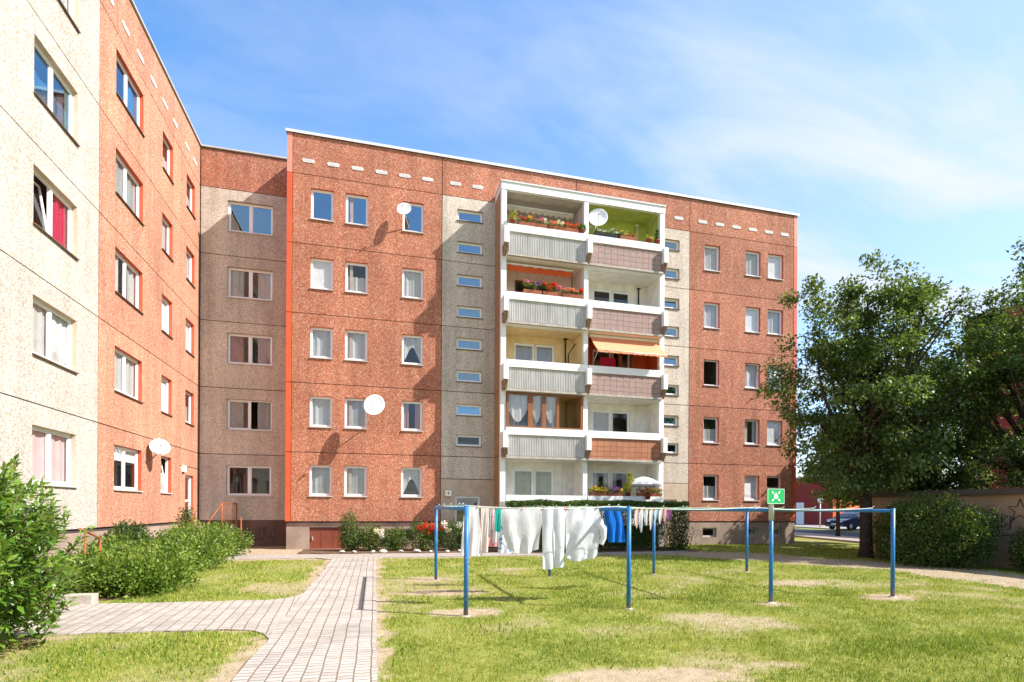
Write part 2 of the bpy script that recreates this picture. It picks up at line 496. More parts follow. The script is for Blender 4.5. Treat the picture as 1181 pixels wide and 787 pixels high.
class MB:
    """collects faces and links them as ONE mesh object"""
    def __init__(self, tf=None):
        self.v, self.f, self.mi, self.sm = [], [], [], []
        self.tf = tf

    def P(self, p):
        return tuple(self.tf(*p)) if self.tf else tuple(p)

    def face(self, pts, mi=0, smooth=False):
        b = len(self.v)
        self.v += [self.P(p) for p in pts]
        self.f.append(tuple(range(b, b + len(pts))))
        self.mi.append(mi)
        self.sm.append(smooth)

    def box(self, a, b, mi=0):
        (x0, y0, z0), (x1, y1, z1) = a, b
        c = [(x0, y0, z0), (x1, y0, z0), (x1, y1, z0), (x0, y1, z0), (x0, y0, z1), (x1, y0, z1), (x1, y1, z1), (x0, y1, z1)]
        self.hexa(c, mi)

    def hexa(self, c, mi=0):
        b = len(self.v)
        self.v += [self.P(p) for p in c]
        for q in ((3, 2, 1, 0), (4, 5, 6, 7), (0, 1, 5, 4), (1, 2, 6, 5), (2, 3, 7, 6), (3, 0, 4, 7)):
            self.f.append(tuple(b + i for i in q))
            self.mi.append(mi)
            self.sm.append(False)

    def tube(self, pts, r, n=8, mi=0, caps=True):
        pts = [Vector(self.P(p)) for p in pts]
        rs = r if hasattr(r, '__len__') else [r] * len(pts)
        b = len(self.v)
        prev = None
        for i, p in enumerate(pts):
            d = (pts[min(i + 1, len(pts) - 1)] - pts[max(i - 1, 0)]).normalized()
            if prev is None:
                a = Vector((1, 0, 0)) if abs(d.x) < 0.9 else Vector((0, 1, 0))
            else:
                a = prev
            s = (a - d * a.dot(d)).normalized()
            prev = s
            t = d.cross(s)
            for k in range(n):
                q = 2 * math.pi * k / n
                self.v.append(tuple(p + (s * math.cos(q) + t * math.sin(q)) * rs[i]))
        for i in range(len(pts) - 1):
            for k in range(n):
                k2 = (k + 1) % n
                self.f.append((b + i * n + k, b + i * n + k2, b + (i + 1) * n + k2, b + (i + 1) * n + k))
                self.mi.append(mi)
                self.sm.append(True)
        if caps:
            self.f.append(tuple(b + k for k in reversed(range(n))))
            self.f.append(tuple(b + (len(pts) - 1) * n + k for k in range(n)))
            self.mi += [mi, mi]
            self.sm += [False, False]

    def lathe(self, prof, n=20, mi=0, M4=None):
        """profile of (radius, height) spun about z, optionally placed by a matrix"""
        b = len(self.v)
        for (r, z) in prof:
            for k in range(n):
                q = 2 * math.pi * k / n
                p = Vector((r * math.cos(q), r * math.sin(q), z))
                if M4 is not None:
                    p = M4 @ p
                self.v.append(self.P(p))
        for i in range(len(prof) - 1):
            for k in range(n):
                k2 = (k + 1) % n
                self.f.append((b + i * n + k, b + i * n + k2, b + (i + 1) * n + k2, b + (i + 1) * n + k))
                self.mi.append(mi)
                self.sm.append(True)

    def grid(self, fn, nu, nv, mi=0, smooth=True):
        b = len(self.v)
        for j in range(nv + 1):
            for i in range(nu + 1):
                self.v.append(self.P(fn(i / nu, j / nv)))
        for j in range(nv):
            for i in range(nu):
                a = b + j * (nu + 1) + i
                self.f.append((a, a + 1, a + nu + 2, a + nu + 1))
                self.mi.append(mi)
                self.sm.append(smooth)

    def wall(self, u0, u1, z0, z1, holes, d0, d1, mi=0, mr=1, edges=True, reveal=True):
        """panel in facade coordinates (u, outward d, z) with rectangular holes and their reveals"""
        hs = [(max(a, u0), max(b, z0), min(c, u1), min(d, z1)) for a, b, c, d in holes if c > u0 and a < u1 and d > z0 and b < z1]
        us = sorted({u0, u1, *[h[0] for h in hs], *[h[2] for h in hs]})
        zs = sorted({z0, z1, *[h[1] for h in hs], *[h[3] for h in hs]})
        for i in range(len(us) - 1):
            for j in range(len(zs) - 1):
                cu, cz = (us[i] + us[i + 1]) / 2, (zs[j] + zs[j + 1]) / 2
                if any(h[0] < cu < h[2] and h[1] < cz < h[3] for h in hs):
                    continue
                self.face([(us[i], d0, zs[j]), (us[i + 1], d0, zs[j]), (us[i + 1], d0, zs[j + 1]), (us[i], d0, zs[j + 1])], mi)
        if reveal:
            for a, b, c, d in hs:
                self.face([(a, d0, b), (a, d0, d), (a, d1, d), (a, d1, b)], mr)
                self.face([(c, d0, d), (c, d0, b), (c, d1, b), (c, d1, d)], mr)
                self.face([(a, d0, d), (c, d0, d), (c, d1, d), (a, d1, d)], mr)
                self.face([(c, d0, b), (a, d0, b), (a, d1, b), (c, d1, b)], mr)
        if edges:
            e = -0.05
            self.face([(u0, d0, z0), (u0, d0, z1), (u0, d0 + e, z1), (u0, d0 + e, z0)], mi)
            self.face([(u1, d0, z1), (u1, d0, z0), (u1, d0 + e, z0), (u1, d0 + e, z1)], mi)
            self.face([(u0, d0, z1), (u1, d0, z1), (u1, d0 + e, z1), (u0, d0 + e, z1)], mi)
            self.face([(u1, d0, z0), (u0, d0, z0), (u0, d0 + e, z0), (u1, d0 + e, z0)], mi)

    def build(self, name, mats, parent=None, local=False, loc=None, rz=0.0):
        me = bpy.data.meshes.new(name)
        v = self.v
        if parent is not None and not local:
            off = Vector((0, 0, 0))
            q = parent
            while q is not None:
                off += q.location
                q = q.parent
            v = [(a - off.x, b - off.y, c - off.z) for a, b, c in v]
        me.from_pydata(v, [], self.f)
        for mm in (mats if isinstance(mats, (list, tuple)) else [mats]):
            me.materials.append(mm)
        me.polygons.foreach_set('material_index', self.mi)
        me.polygons.foreach_set('use_smooth', self.sm)
        me.update()
        o = bpy.data.objects.new(name, me)
        col.objects.link(o)
        if parent is not None:
            o.parent = parent
        if loc is not None:
            o.location = loc
        if rz:
            o.rotation_euler = (0, 0, rz)
        return o


def trimesh(name, V, F, mats, parent=None, tint=None, midx=None, attrs=None):
    """fast mesh from numpy arrays; V world coordinates"""
    V = np.asarray(V, dtype=np.float32)
    F = np.asarray(F, dtype=np.int32)
    if parent is not None:
        off = Vector((0, 0, 0))
        q = parent
        while q is not None:
            off += q.location
            q = q.parent
        V = V - np.array(off, dtype=np.float32)
    me = bpy.data.meshes.new(name)
    me.vertices.add(len(V))
    me.vertices.foreach_set('co', V.ravel())
    k = F.shape[1]
    me.loops.add(F.size)
    me.loops.foreach_set('vertex_index', F.ravel())
    me.polygons.add(len(F))
    me.polygons.foreach_set('loop_start', np.arange(0, F.size, k, dtype=np.int32))
    for mm in (mats if isinstance(mats, (list, tuple)) else [mats]):
        me.materials.append(mm)
    if midx is not None:
        me.polygons.foreach_set('material_index', np.asarray(midx, dtype=np.int32))
    if tint is not None:
        a = me.attributes.new('tint', 'FLOAT', 'POINT')
        a.data.foreach_set('value', np.asarray(tint, dtype=np.float32))
    for nme, arr in (attrs or {}).items():
        a = me.attributes.new(nme, 'FLOAT', 'POINT')
        a.data.foreach_set('value', np.asarray(arr, dtype=np.float32))
    me.update(calc_edges=True)
    o = bpy.data.objects.new(name, me)
    col.objects.link(o)
    if parent is not None:
        o.parent = parent
    return o


def unit(a):
    return a / (np.linalg.norm(a, axis=1, keepdims=True) + 1e-9)


def leaves(name, C, A, L, W, mat, parent=None, tint=None, fold=0.25, up=None, g=rng):
    """folded four-triangle leaves: centres C, axes A, lengths L, widths W"""
    n = len(C)
    A = unit(A)
    ref = g.normal(size=(n, 3)) if up is None else up + g.normal(size=(n, 3)) * 0.35
    S = unit(np.cross(A, ref))
    N = np.cross(S, A)
    L = np.broadcast_to(np.asarray(L), (n,))[:, None]
    W = np.broadcast_to(np.asarray(W), (n,))[:, None]
    base = C - A * L * 0.5
    tip = C + A * L * 0.5 - N * L * 0.12
    l1 = C - A * L * 0.06 + S * W * 0.5 + N * W * fold
    r1 = C - A * L * 0.06 - S * W * 0.5 + N * W * fold
    mid = C + A * L * 0.08
    V = np.stack([base, r1, tip, l1, mid], 1).reshape(-1, 3)
    i = np.arange(n)[:, None] * 5
    F = np.concatenate([np.concatenate([i, i + 1, i + 4], 1), np.concatenate([i + 1, i + 2, i + 4], 1),
                        np.concatenate([i + 2, i + 3, i + 4], 1), np.concatenate([i + 3, i, i + 4], 1)], 0)
    if tint is None:
        tint = g.random(n)
    return trimesh(name, V, F, mat, parent, np.repeat(tint, 5))


def vnoise(x, y, s, seed=0):
    """tileless value noise for numpy arrays"""
    x, y = np.asarray(x) * s, np.asarray(y) * s
    xi, yi = np.floor(x).astype(np.int64), np.floor(y).astype(np.int64)
    xf, yf = x - xi, y - yi
    xf, yf = xf * xf * (3 - 2 * xf), yf * yf * (3 - 2 * yf)

    def h(a, b):
        q = (a * 374761393 + b * 668265263 + seed * 974711) & 0xFFFFFFFF
        q = ((q ^ (q >> 13)) * 1274126177) & 0xFFFFFFFF
        return ((q ^ (q >> 16)) & 0xFFFF) / 65535.0
    return (h(xi, yi) * (1 - xf) + h(xi + 1, yi) * xf) * (1 - yf) + (h(xi, yi + 1) * (1 - xf) + h(xi + 1, yi + 1) * xf) * yf


# ------------------------------------------------------------------ ground, paths, road
PATH_X0, PATH_X1 = -1.32, 0.03
BARE = [(1.45, 10.9, 1.15, 0.55, 1.0), (1.40, 12.95, 0.7, 0.55, 0.9), (1.50, 8.75, 0.75, 0.35, 1.0), (0.9, 12.0, 1.2, 1.7, 0.62),
        (7.0, 8.3, 0.45, 0.32, 1.0), (9.85, 8.5, 0.85, 0.40, 1.0), (9.85, 10.6, 1.3, 0.55, 0.85), (4.2, 8.2, 0.25, 0.2, 0.5),
        (5.3, 7.2, 0.95, 0.85, 0.78), (2.75, 4.95, 1.3, 0.36, 1.0), (4.1, 5.1, 0.5, 0.25, 0.8), (3.2, 6.8, 0.7, 0.5, 0.45),
        (8.6, 6.3, 1.6, 0.7, 0.42), (12.6, 13.8, 2.6, 2.6, 0.35), (14.5, 15.5, 2.5, 2.0, 0.5), (2.6, 9.2, 0.7, 0.5, 0.4),
        (-2.0, 12.4, 0.9, 1.2, 0.75), (-2.1, 16.5, 0.9, 1.6, 0.5), (5.9, 11.0, 1.0, 0.6, 0.4), (7.9, 9.8, 1.0, 0.5, 0.4)]


def dirt_edge(y):
    """inner and outer edge of the trodden dirt path, x as function of y"""
    ys = [4.0, 8.8, 12.67, 17.63, 20.2]
    xi = [13.6, 13.98, 13.9, 10.7, 8.0]
    xo = [17.0, 17.05, 16.9, 15.0, 12.6]
    return np.interp(y, ys, xi), np.interp(y, ys, xo)


def bare(x, y):
    x, y = np.asarray(x, float), np.asarray(y, float)
    n1 = vnoise(x, y, 1.7, 1) - 0.5
    n2 = vnoise(x, y, 5.0, 2) - 0.5
    n3 = vnoise(x, y, 14.0, 3) - 0.5
    w = n1 * 0.7 + n2 * 0.5 + n3 * 0.35
    b = np.zeros_like(x)
    for cx, cy, rx, ry, s in BARE:
        q = np.sqrt(((x - cx) / rx) ** 2 + ((y - cy) / ry) ** 2) + w
        b = np.maximum(b, s * 0.95 * np.clip((1.5 - q) / 1.0, 0, 1))
    # worn strips beside the paved path
    e = np.where(x > -0.7, x - PATH_X1, PATH_X0 - x)
    b = np.maximum(b, 0.95 * np.clip((0.34 - e + w * 0.45) / 0.28, 0, 1) * (y < 19))
    eb = np.minimum(np.abs(y - 8.15), np.abs(y - 10.6))
    b = np.maximum(b, 0.8 * np.clip((0.20 - eb + w * 0.3) / 0.2, 0, 1) * (x < -1.2))
    xi, xo = dirt_edge(y)
    dd = np.minimum(x - xi, xo - x)
    b = np.maximum(b, np.clip((dd + 0.25 + w * 1.3) / 0.6, 0, 1) * 0.95)
    b = np.maximum(b, np.clip((y - 18.15 + w * 0.6) / 0.5, 0, 1) * (x < 12.5))
    b = np.maximum(b, 0.25 + 0.55 * (vnoise(x, y, 0.55, 8) - 0.5) + 0.7 * n1 * 0.8)
    return np.clip(b, 0, 1)


def grid_ground():
    xs = np.concatenate([[-1500, -300, -80, -30, -14], np.arange(-8, 22.01, 0.12), [24, 27, 31, 36, 44, 60, 90, 300, 1500]])
    ys = np.concatenate([[-1500, -300, -60, -15, -4, 0], np.arange(2.5, 26.01, 0.12), [28, 31, 36, 44, 60, 90, 300, 1500]])
    X, Y = np.meshgrid(xs, ys)
    Z = np.zeros_like(X)
    inner = (X > -7.5) & (X < 21) & (Y > 2.6) & (Y < 25)
    Z[inner] = (vnoise(X, Y, 1.3, 5)[inner] - 0.5) * 0.022 + (vnoise(X, Y, 4, 6)[inner] - 0.5) * 0.012 - 0.014
    nx, ny = len(xs), len(ys)
    V = np.stack([X.ravel(), Y.ravel(), Z.ravel()], 1)
    i = (np.arange(ny - 1)[:, None] * nx + np.arange(nx - 1)[None]).ravel()[:, None]
    F = np.concatenate([i, i + 1, i + nx + 1, i + nx], 1)
    return V, F, bare(X.ravel(), Y.ravel())


t = NT('lawn_soil')
p = t.pos()
b_ = t.attr('bare')
sand = t.ramp(t.noise(p, 6, 6, 0.65), [(0.3, (0.31, 0.23, 0.15)), (0.7, (0.45, 0.36, 0.25))])
sand = t.mix(1.0, sand, t.ramp(t.noise(p, 70, 2), [(0.3, 0.72), (0.7, 1.15)]), 'MULTIPLY')
turf = t.ramp(t.noise(p, 9, 5, 0.7), [(0.3, (0.15, 0.18, 0.03)), (0.55, (0.24, 0.25, 0.055)), (0.75, (0.36, 0.31, 0.12))])
cg = t.mix(t.ramp(b_, [(0.35, 0), (0.8, 1)]), turf, sand)
M['lawn'] = t.done(t.bsdf(cg, 0.95, 0.1, 0, t.noise(p, 40, 4), 0.6, 0.02))
V, F, bb = grid_ground()
ground = trimesh('ground', V, F, M['lawn'], attrs={'bare': bb})
tag(ground, kind='structure')


def paver(name, rot):
    t = NT(name)
    p = t.pos()
    v = t.mapping(p, (1, 1, 1), (0, 0, rot))
    br = t.node('ShaderNodeTexBrick')
    br.offset = 0.5
    br.inputs['Scale'].default_value = 1.0
    br.inputs['Brick Width'].default_value = 0.105
    br.inputs['Row Height'].default_value = 0.165
    br.inputs['Mortar Size'].default_value = 0.009
    br.inputs['Mortar Smooth'].default_value = 0.3
    br.inputs['Color1'].default_value = (0.385, 0.340, 0.295, 1)
    br.inputs['Color2'].default_value = (0.485, 0.435, 0.385, 1)
    br.inputs['Mortar'].default_value = (0.20, 0.155, 0.115, 1)
    wob = t.node('ShaderNodeVectorMath', operation='ADD')
    t.link(v, wob.inputs[0])
    sc_ = t.node('ShaderNodeVectorMath', operation='SCALE')
    nz = t.node('ShaderNodeTexNoise')
    nz.inputs['Scale'].default_value = 1.3
    t.link(p, nz.inputs['Vector'])
    t.link(nz.outputs['Color'], sc_.inputs[0])
    sc_.inputs['Scale'].default_value = 0.05
    t.link(sc_.outputs[0], wob.inputs[1])
    t.link(wob.outputs[0], br.inputs['Vector'])
    c = t.mix(1.0, br.outputs[0], t.ramp(t.noise(p, 45, 3, 0.7), [(0.3, 0.78), (0.7, 1.1)]), 'MULTIPLY')
    c = t.mix(1.0, c, t.ramp(t.noise(p, 1.1, 6, 0.65), [(0.3, 0.80), (0.65, 1.06)]), 'MULTIPLY')
    moss = t.ramp(t.noise(p, 3.5, 6, 0.7), [(0.60, 0), (0.72, 0.75)])
    c = t.mix(t.math('MULTIPLY', moss, t.math('ADD', br.outputs['Fac'], 0.10)), c, (0.20, 0.17, 0.08))
    h = t.math('SUBTRACT', 1.0, br.outputs['Fac'])
    return t.done(t.bsdf(c, 0.9, 0.2, 0, h, 0.7, 0.012))


def strip(name, poly, z, mat, h=0.05, kind='structure'):
    mb = MB()
    n = len(poly)
    mb.face([(x, y, z) for x, y in poly])
    for i in range(n):
        a, b = poly[i], poly[(i + 1) % n]
        mb.face([(a[0], a[1], z - h), (b[0], b[1], z - h), (b[0], b[1], z), (a[0], a[1], z)])
    return tag(mb.build(name, mat), kind=kind)


def wobble_poly(pts, step=0.25, amp=0.03):
    out = []
    for i in range(len(pts)):
        a, b = Vector(pts[i]), Vector(pts[(i + 1) % len(pts)])
        k = max(1, int((b - a).length / step))
        nrm = Vector((-(b - a).y, (b - a).x)).normalized()
        for j in range(k):
            q = a.lerp(b, j / k) + nrm * (random.uniform(-amp, amp) if j else 0)
            out.append((q.x, q.y))
    return out


strip('paved_path', wobble_poly([(PATH_X0, -3), (PATH_X1, -3), (PATH_X1, 18.3), (0.35, 19.0), (-1.9, 19.0), (PATH_X0, 18.3)]), 0.012, paver('concrete_pavers', R(90)), 0.06)
strip('side_path', wobble_poly([(-6.9, 8.55), (-2.0, 8.2), (-1.62, 8.05), (-1.42, 7.8), (PATH_X0 + 0.05, 7.4), (-0.9, 7.5), (-0.9, 11.4), (PATH_X0 + 0.05, 11.5), (-1.40, 11.1), (-1.55, 10.8), (-1.9, 10.6), (-6.9, 11.0)]), 0.007, paver('concrete_pavers_side', R(86)), 0.06)
strip('facade_walkway', wobble_poly([(-7.05, 19.2), (4.2, 18.75), (11.2, 18.6), (12.5, 19.6), (-7.05, 20.75)], 0.4, 0.06), 0.006, M['pavement'], 0.05)
strip('flower_bed', wobble_poly([(-2.7, 20.85), (4.7, 20.3), (5.0, 19.5), (12.9, 19.5), (12.9, 23.0), (-2.7, 23.0)], 0.4, 0.06), 0.014, M['soil'], 0.05)
strip('shrub_bed', wobble_poly([(-6.95, 11.2), (-4.4, 11.3), (-4.6, 15), (-5.0, 19.1), (-6.95, 19.15)], 0.4, 0.08), 0.008, M['soil'], 0.05)
strip('far_pavement', [(36.2, 28), (60, 28), (60, 110), (52.5, 110)], 0.10, M['pavement'], 0.2)
strip('road', [(22.3, 0), (28.1, 0), (52.4, 110), (46.5, 110)], 0.004, M['asphalt'], 0.05)
strip('near_pavement', [(19.2, 0), (22.25, 0), (46.4, 110), (43.4, 110)], 0.10, M['pavement'], 0.2)

for i, (a, b) in enumerate((((-5.3, 10.8), (-4.72, 11.05)),)):
    kb = MB()
    kb.box((a[0], a[1], -0.1), (b[0], b[1], 0.16))
    tag(kb.build('kerb', M['concrete']), kind='structure')


def on_paved(x, y):
    k = (x > PATH_X0 - 0.02) & (x < PATH_X1 + 0.02)
    k |= (x < PATH_X0 + 0.1) & (y > 8.13 - 0.08 * (x + 1.6)) & (y < 10.60 - 0.08 * (x + 1.6))
    k |= (x < PATH_X0 + 0.1) & (x > -1.75) & (np.hypot(x + 1.95, y - 7.5) > 0.62) & (y > 7.5) & (y < 8.3)
    k |= (y > 18.7) & (x < 12.6)
    k |= (x > 18.2) & (y < 17.1)
    k |= x > 19.1 + 0.22 * y
    k |= (y > 22.9) & (x < 20.95)
    k |= (x < -4.5) & (y > 11.1)
    return k


# mown grass: single blades, thinned where the ground is worn
def grass():
    parts = []
    for (x0, x1, y0, y1, dens, w, h) in ((-5.5, 13.0, 3.2, 6.6, 3200, 0.0065, 0.040), (-6.5, 18.2, 6.6, 9.5, 1900, 0.009, 0.042),
                                         (-4.5, 20.0, 9.5, 13.5, 900, 0.013, 0.045), (-4.5, 20.0, 13.5, 18.9, 430, 0.019, 0.048), (12.5, 22.0, 18.9, 26.5, 220, 0.026, 0.05)):
        n = int((x1 - x0) * (y1 - y0) * dens)
        x, y = rng.uniform(x0, x1, n), rng.uniform(y0, y1, n)
        # only what the lens could see, with a generous margin
        d = x * math.sin(YAW) + y * math.cos(YAW)
        s = x * math.cos(YAW) - y * math.sin(YAW)
        keep = (np.abs(s / d) < 1.55) & ~on_paved(x, y)
        x, y = x[keep], y[keep]
        b = bare(x, y)
        clump = vnoise(x, y, 7.0, 11)
        keep = rng.random(len(x)) < np.clip(1.18 - b * 1.12, 0.05, 1) * (0.45 + 0.75 * clump)
        x, y, b = x[keep], y[keep], b[keep]
        hh = 0.8 * h * rng.uniform(0.5, 1.5, len(x)) * (1.1 - 0.55 * b) * (0.75 + 0.6 * vnoise(x, y, 2.2, 12))
        ww = w * rng.uniform(0.7, 1.3, len(x))
        parts.append((x, y, hh, ww, b))
    # broad-leaved weeds and clover scattered through the turf
    n = 9000
    x, y = rng.uniform(-4.5, 9, n), rng.uniform(4.4, 10.5, n)
    keep = ~on_paved(x, y) & (vnoise(x, y, 1.6, 31) > 0.56) & (bare(x, y) < 0.6)
    x, y = x[keep], y[keep]
    parts.append((x, y, rng.uniform(0.02, 0.06, len(x)), rng.uniform(0.012, 0.028, len(x)), np.full(len(x), 0.05)))
    x, y, hh, ww, b = (np.concatenate(q) for q in zip(*parts))
    n = len(x)
    ang = rng.uniform(0, 2 * math.pi, n)
    la = rng.uniform(0, 2 * math.pi, n)
    lean = rng.uniform(0.2, 1.1, n) * hh
    base = np.stack([x, y, np.full(n, -0.02)], 1)
    sd = np.stack([np.cos(ang) * ww, np.sin(ang) * ww, np.zeros(n)], 1)
    tip = base + np.stack([np.cos(la) * lean, np.sin(la) * lean, hh + 0.016], 1)
    V = np.stack([base - sd * 0.5, base + sd * 0.5, tip], 1).reshape(-1, 3)
    F = np.arange(3 * n).reshape(-1, 3)
    tint = np.clip(0.40 + 0.62 * (b - 0.35) + rng.normal(0, 0.30, n) + 0.35 * (vnoise(x, y, 1.1, 15) - 0.5), 0, 1)
    o = trimesh('grass', V, F, M['grass'], None, np.repeat(tint, 3))
    return tag(o, 'short sunlit grass of the lawn, yellowed and worn in patches', 'grass', kind='stuff')


M['grass'] = leafmat('grass_blade', [(0, (0.10, 0.17, 0.015)), (0.4, (0.235, 0.32, 0.032)), (0.7, (0.42, 0.39, 0.09)), (1, (0.56, 0.46, 0.23))], 0.6, 0.3, 0.2)
grass()

# ------------------------------------------------------------------ windows
MESH = {}


def wmesh(key, fn):
    if key not in MESH:
        MESH[key] = fn()
    return MESH[key]


def mesh_of(mb, name, mats):
    o = mb.build(name, mats, None, True)
    me = o.data
    bpy.data.objects.remove(o)
    return me


def put(name, me, parent, loc=(0, 0, 0), rot=(0, 0, 0)):
    o = bpy.data.objects.new(name, me)
    col.objects.link(o)
    o.parent = parent
    o.location = loc
    o.rotation_euler = rot
    return o


def frame_mesh(w, h, n, fw, mt):
    """frame with n lights; local x along wall, y inwards, z up, origin bottom centre"""
    mb = MB()
    d0, d1 = 0.0, 0.065
    mb.box((-w / 2, d0, 0), (w / 2, d1, fw))
    mb.box((-w / 2, d0, h - fw), (w / 2, d1, h))
    mb.box((-w / 2, d0, fw), (-w / 2 + fw, d1, h - fw))
    mb.box((w / 2 - fw, d0, fw), (w / 2, d1, h - fw))
    for i in range(1, n):
        x = -w / 2 + w * i / n
        mb.box((x - fw * 0.75, d0 - 0.004, fw), (x + fw * 0.75, d1, h - fw))
    return mesh_of(mb, 'window', mt)


def pane_mesh(w, h, mt, sash=0.035, ms=None):
    mb = MB()
    mb.face([(-w / 2 + sash, 0.012, sash), (w / 2 - sash, 0.012, sash), (w / 2 - sash, 0.012, h - sash), (-w / 2 + sash, 0.012, h - sash)], 0)
    mb.box((-w / 2, -0.008, 0), (w / 2, 0.03, sash), 1)
    mb.box((-w / 2, -0.008, h - sash), (w / 2, 0.03, h), 1)
    mb.box((-w / 2, -0.008, sash), (-w / 2 + sash, 0.03, h - sash), 1)
    mb.box((w / 2 - sash, -0.008, sash), (w / 2, 0.03, h - sash), 1)
    return mesh_of(mb, 'pane', [mt, ms or M['upvc']])


def curtain_mesh(w, h, kind, seed):
    g = random.Random(seed)
    mb = MB()
    ph, fr = g.uniform(0, 6), g.uniform(17, 24)
    amp = 0.016

    def y(x):
        return amp * math.sin(x * fr + ph) + 0.5 * amp * math.sin(x * fr * 1.7 + ph * 2)
    if kind == 'sheer':
        mb.grid(lambda u, v: (-w / 2 + u * w, y(-w / 2 + u * w), v * h), 46, 2)
    elif kind == 'half':
        mb.grid(lambda u, v: (-w / 2 + u * w, y(-w / 2 + u * w), v * h * 0.55 - 0), 46, 2)
    elif kind == 'lace':
        mb.grid(lambda u, v: (-w / 2 + u * w, y(-w / 2 + u * w), h - (1 - v) * h * (0.95 - 0.55 * math.sin(math.pi * u) ** 2)), 46, 3)
    elif kind == 'swag':
        mb.grid(lambda u, v: (-w / 2 + u * w, y(-w / 2 + u * w), h - (1 - v) * h * (0.45 + 0.42 * math.sin(math.pi * u))), 46, 3)
    elif kind == 'sides':
        for a, b in ((-w / 2, -w / 2 + w * 0.34), (w / 2 - w * 0.34, w / 2)):
            mb.grid(lambda u, v: (a + u * (b - a), y(a + u * (b - a)) * 1.3, v * h), 24, 2)
    elif kind == 'one':
        a, b = -w / 2 + 0.52 * w, w / 2
        mb.grid(lambda u, v: (a + u * (b - a), y(a + u * (b - a)) * 1.3, v * h), 24, 2)
    elif kind == 'blind':
        n = int(h / 0.045)
        for i in range(n):
            z = i * 0.045
            mb.box((-w / 2, -0.006, z + 0.003), (w / 2, 0.006, z + 0.043))
    elif kind == 'halfblind':
        n = int(h * 0.33 / 0.045)
        for i in range(n):
            z = h - (i + 1) * 0.045
            mb.box((-w / 2, -0.006, z + 0.003), (w / 2, 0.006, z + 0.043))
    return mb


def add_window(root, tf, u0, z0, u1, z1, rz, n=1, curtain=None, cmat='sheer', tilt=None, openl=None, setback=0.11, sill='sill',
               glass_='glass', fw=0.055, name='window', frame='upvc', lab=None):
    w, h = u1 - u0, z1 - z0
    w, h = round(w, 2), round(h, 2)
    loc = Vector(tf((u0 + u1) / 2, -setback, z0)) - root.location
    f = put(name, wmesh(('f', w, h, n, frame, fw), lambda: frame_mesh(w, h, n, fw, M[frame])), root, loc, (0, 0, rz))
    lw = (w - fw * 2 - (n - 1) * fw * 1.5) / n
    lh = h - 2 * fw
    pm = wmesh(('p', round(lw, 3), lh, glass_, frame), lambda: pane_mesh(lw, lh, M[glass_], 0.035, M[frame]))
    for i in range(n):
        x = -w / 2 + fw + lw / 2 + i * (lw + fw * 1.5)
        if openl == i:
            # casement swung into the room on its outer hinge
            s = -1 if i == 0 else 1
            hx = x + s * lw / 2
            o = put('pane', pm, f)
            a = R(72) * s
            o.rotation_euler = (0, 0, -a)
            o.location = (hx - s * lw / 2 * math.cos(a), 0.03 + lw / 2 * abs(math.sin(a)), fw)
        else:
            put('pane', pm, f, (x, 0.02, fw), (R(-9) if tilt == i else 0, 0, 0))
    if sill:
        sm = wmesh(('s', w, sill), lambda: sill_mesh(w, setback, M[sill]))
        put('sill', sm, f)
    if curtain:
        mb = curtain_mesh(w - 0.02, h - 0.03, curtain, hash((u0, z0)) & 0xffff)
        cm = mesh_of(mb, 'curtain', M[cmat] if curtain not in ('blind', 'halfblind') else M['blind'])
        put('blind' if 'blind' in curtain else 'curtain', cm, f, (0, 0.085 if 'blind' not in curtain else 0.075, 0.02))
    return f


def sill_mesh(w, setback, mt):
    mb = MB()
    mb.hexa([(-w / 2 - 0.02, -setback - 0.05, -0.045), (w / 2 + 0.02, -setback - 0.05, -0.045), (w / 2 + 0.02, 0.0, -0.03), (-w / 2 - 0.02, 0.0, -0.03),
             (-w / 2 - 0.02, -setback - 0.05, -0.015), (w / 2 + 0.02, -setback - 0.05, -0.015), (w / 2 + 0.02, 0.0, 0.002), (-w / 2 - 0.02, 0.0, 0.002)])
    return mesh_of(mb, 'sill', mt)


FZ = [1.11 + 2.8 * k for k in range(6)]
G_ = 0.014          # half width of a panel joint

# ------------------------------------------------------------------ main block
YM = 23.15
tfm = lambda u, d, z: (u, YM - d, z)
main = thing('apartment_block', (8.6, YM, 0), 'five-storey orange panel block with the white balcony tower in the middle of its front', 'apartment block')

WIN = []            # (u0, z0, u1, z1, options)
cols = {'a': (-2.56, -1.69), 'b': (-1.21, -0.32), 'c': (1.08, 1.96), 'd': (15.49, 16.35), 'e': (17.82, 18.68), 'f': (19.12, 20.03)}
spec = {
    ('a', 4): dict(glass_='glass_sky_blue'), ('b', 4): dict(glass_='glass_sky_blue'), ('c', 4): dict(glass_='glass_sky_blue'),
    ('a', 3): dict(curtain='blind'), ('b', 3): dict(curtain='half'), ('c', 3): dict(curtain='sheer'),
    ('a', 2): dict(curtain='sheer'), ('b', 2): dict(curtain='sheer'), ('c', 2): dict(curtain='lace'),
    ('a', 1): dict(curtain='sheer'), ('b', 1): dict(curtain='sheer', cmat='drape_grey'), ('c', 1): dict(curtain='sides', cmat='drape_pink'),
    ('a', 0): dict(curtain='sheer', cmat='drape_grey'), ('b', 0): dict(curtain='sheer', cmat='drape_grey'), ('c', 0): dict(curtain='lace'),
    ('d', 4): dict(curtain='sheer'), ('e', 4): dict(curtain='sheer'), ('f', 4): dict(curtain='blind'),
    ('d', 3): dict(curtain='sheer'), ('e', 3): dict(curtain='blind'), ('f', 3): dict(curtain='sheer'),
    ('d', 2): dict(openl=0), ('e', 2): dict(curtain='sheer', tilt=0), ('f', 2): dict(curtain='sheer'),
    ('d', 1): dict(curtain='half'), ('e', 1): dict(curtain='sides'), ('f', 1): dict(curtain='blind'),
    ('d', 0): dict(curtain='half'), ('e', 0): dict(curtain='blind', tilt=0), ('f', 0): dict(curtain='half')}
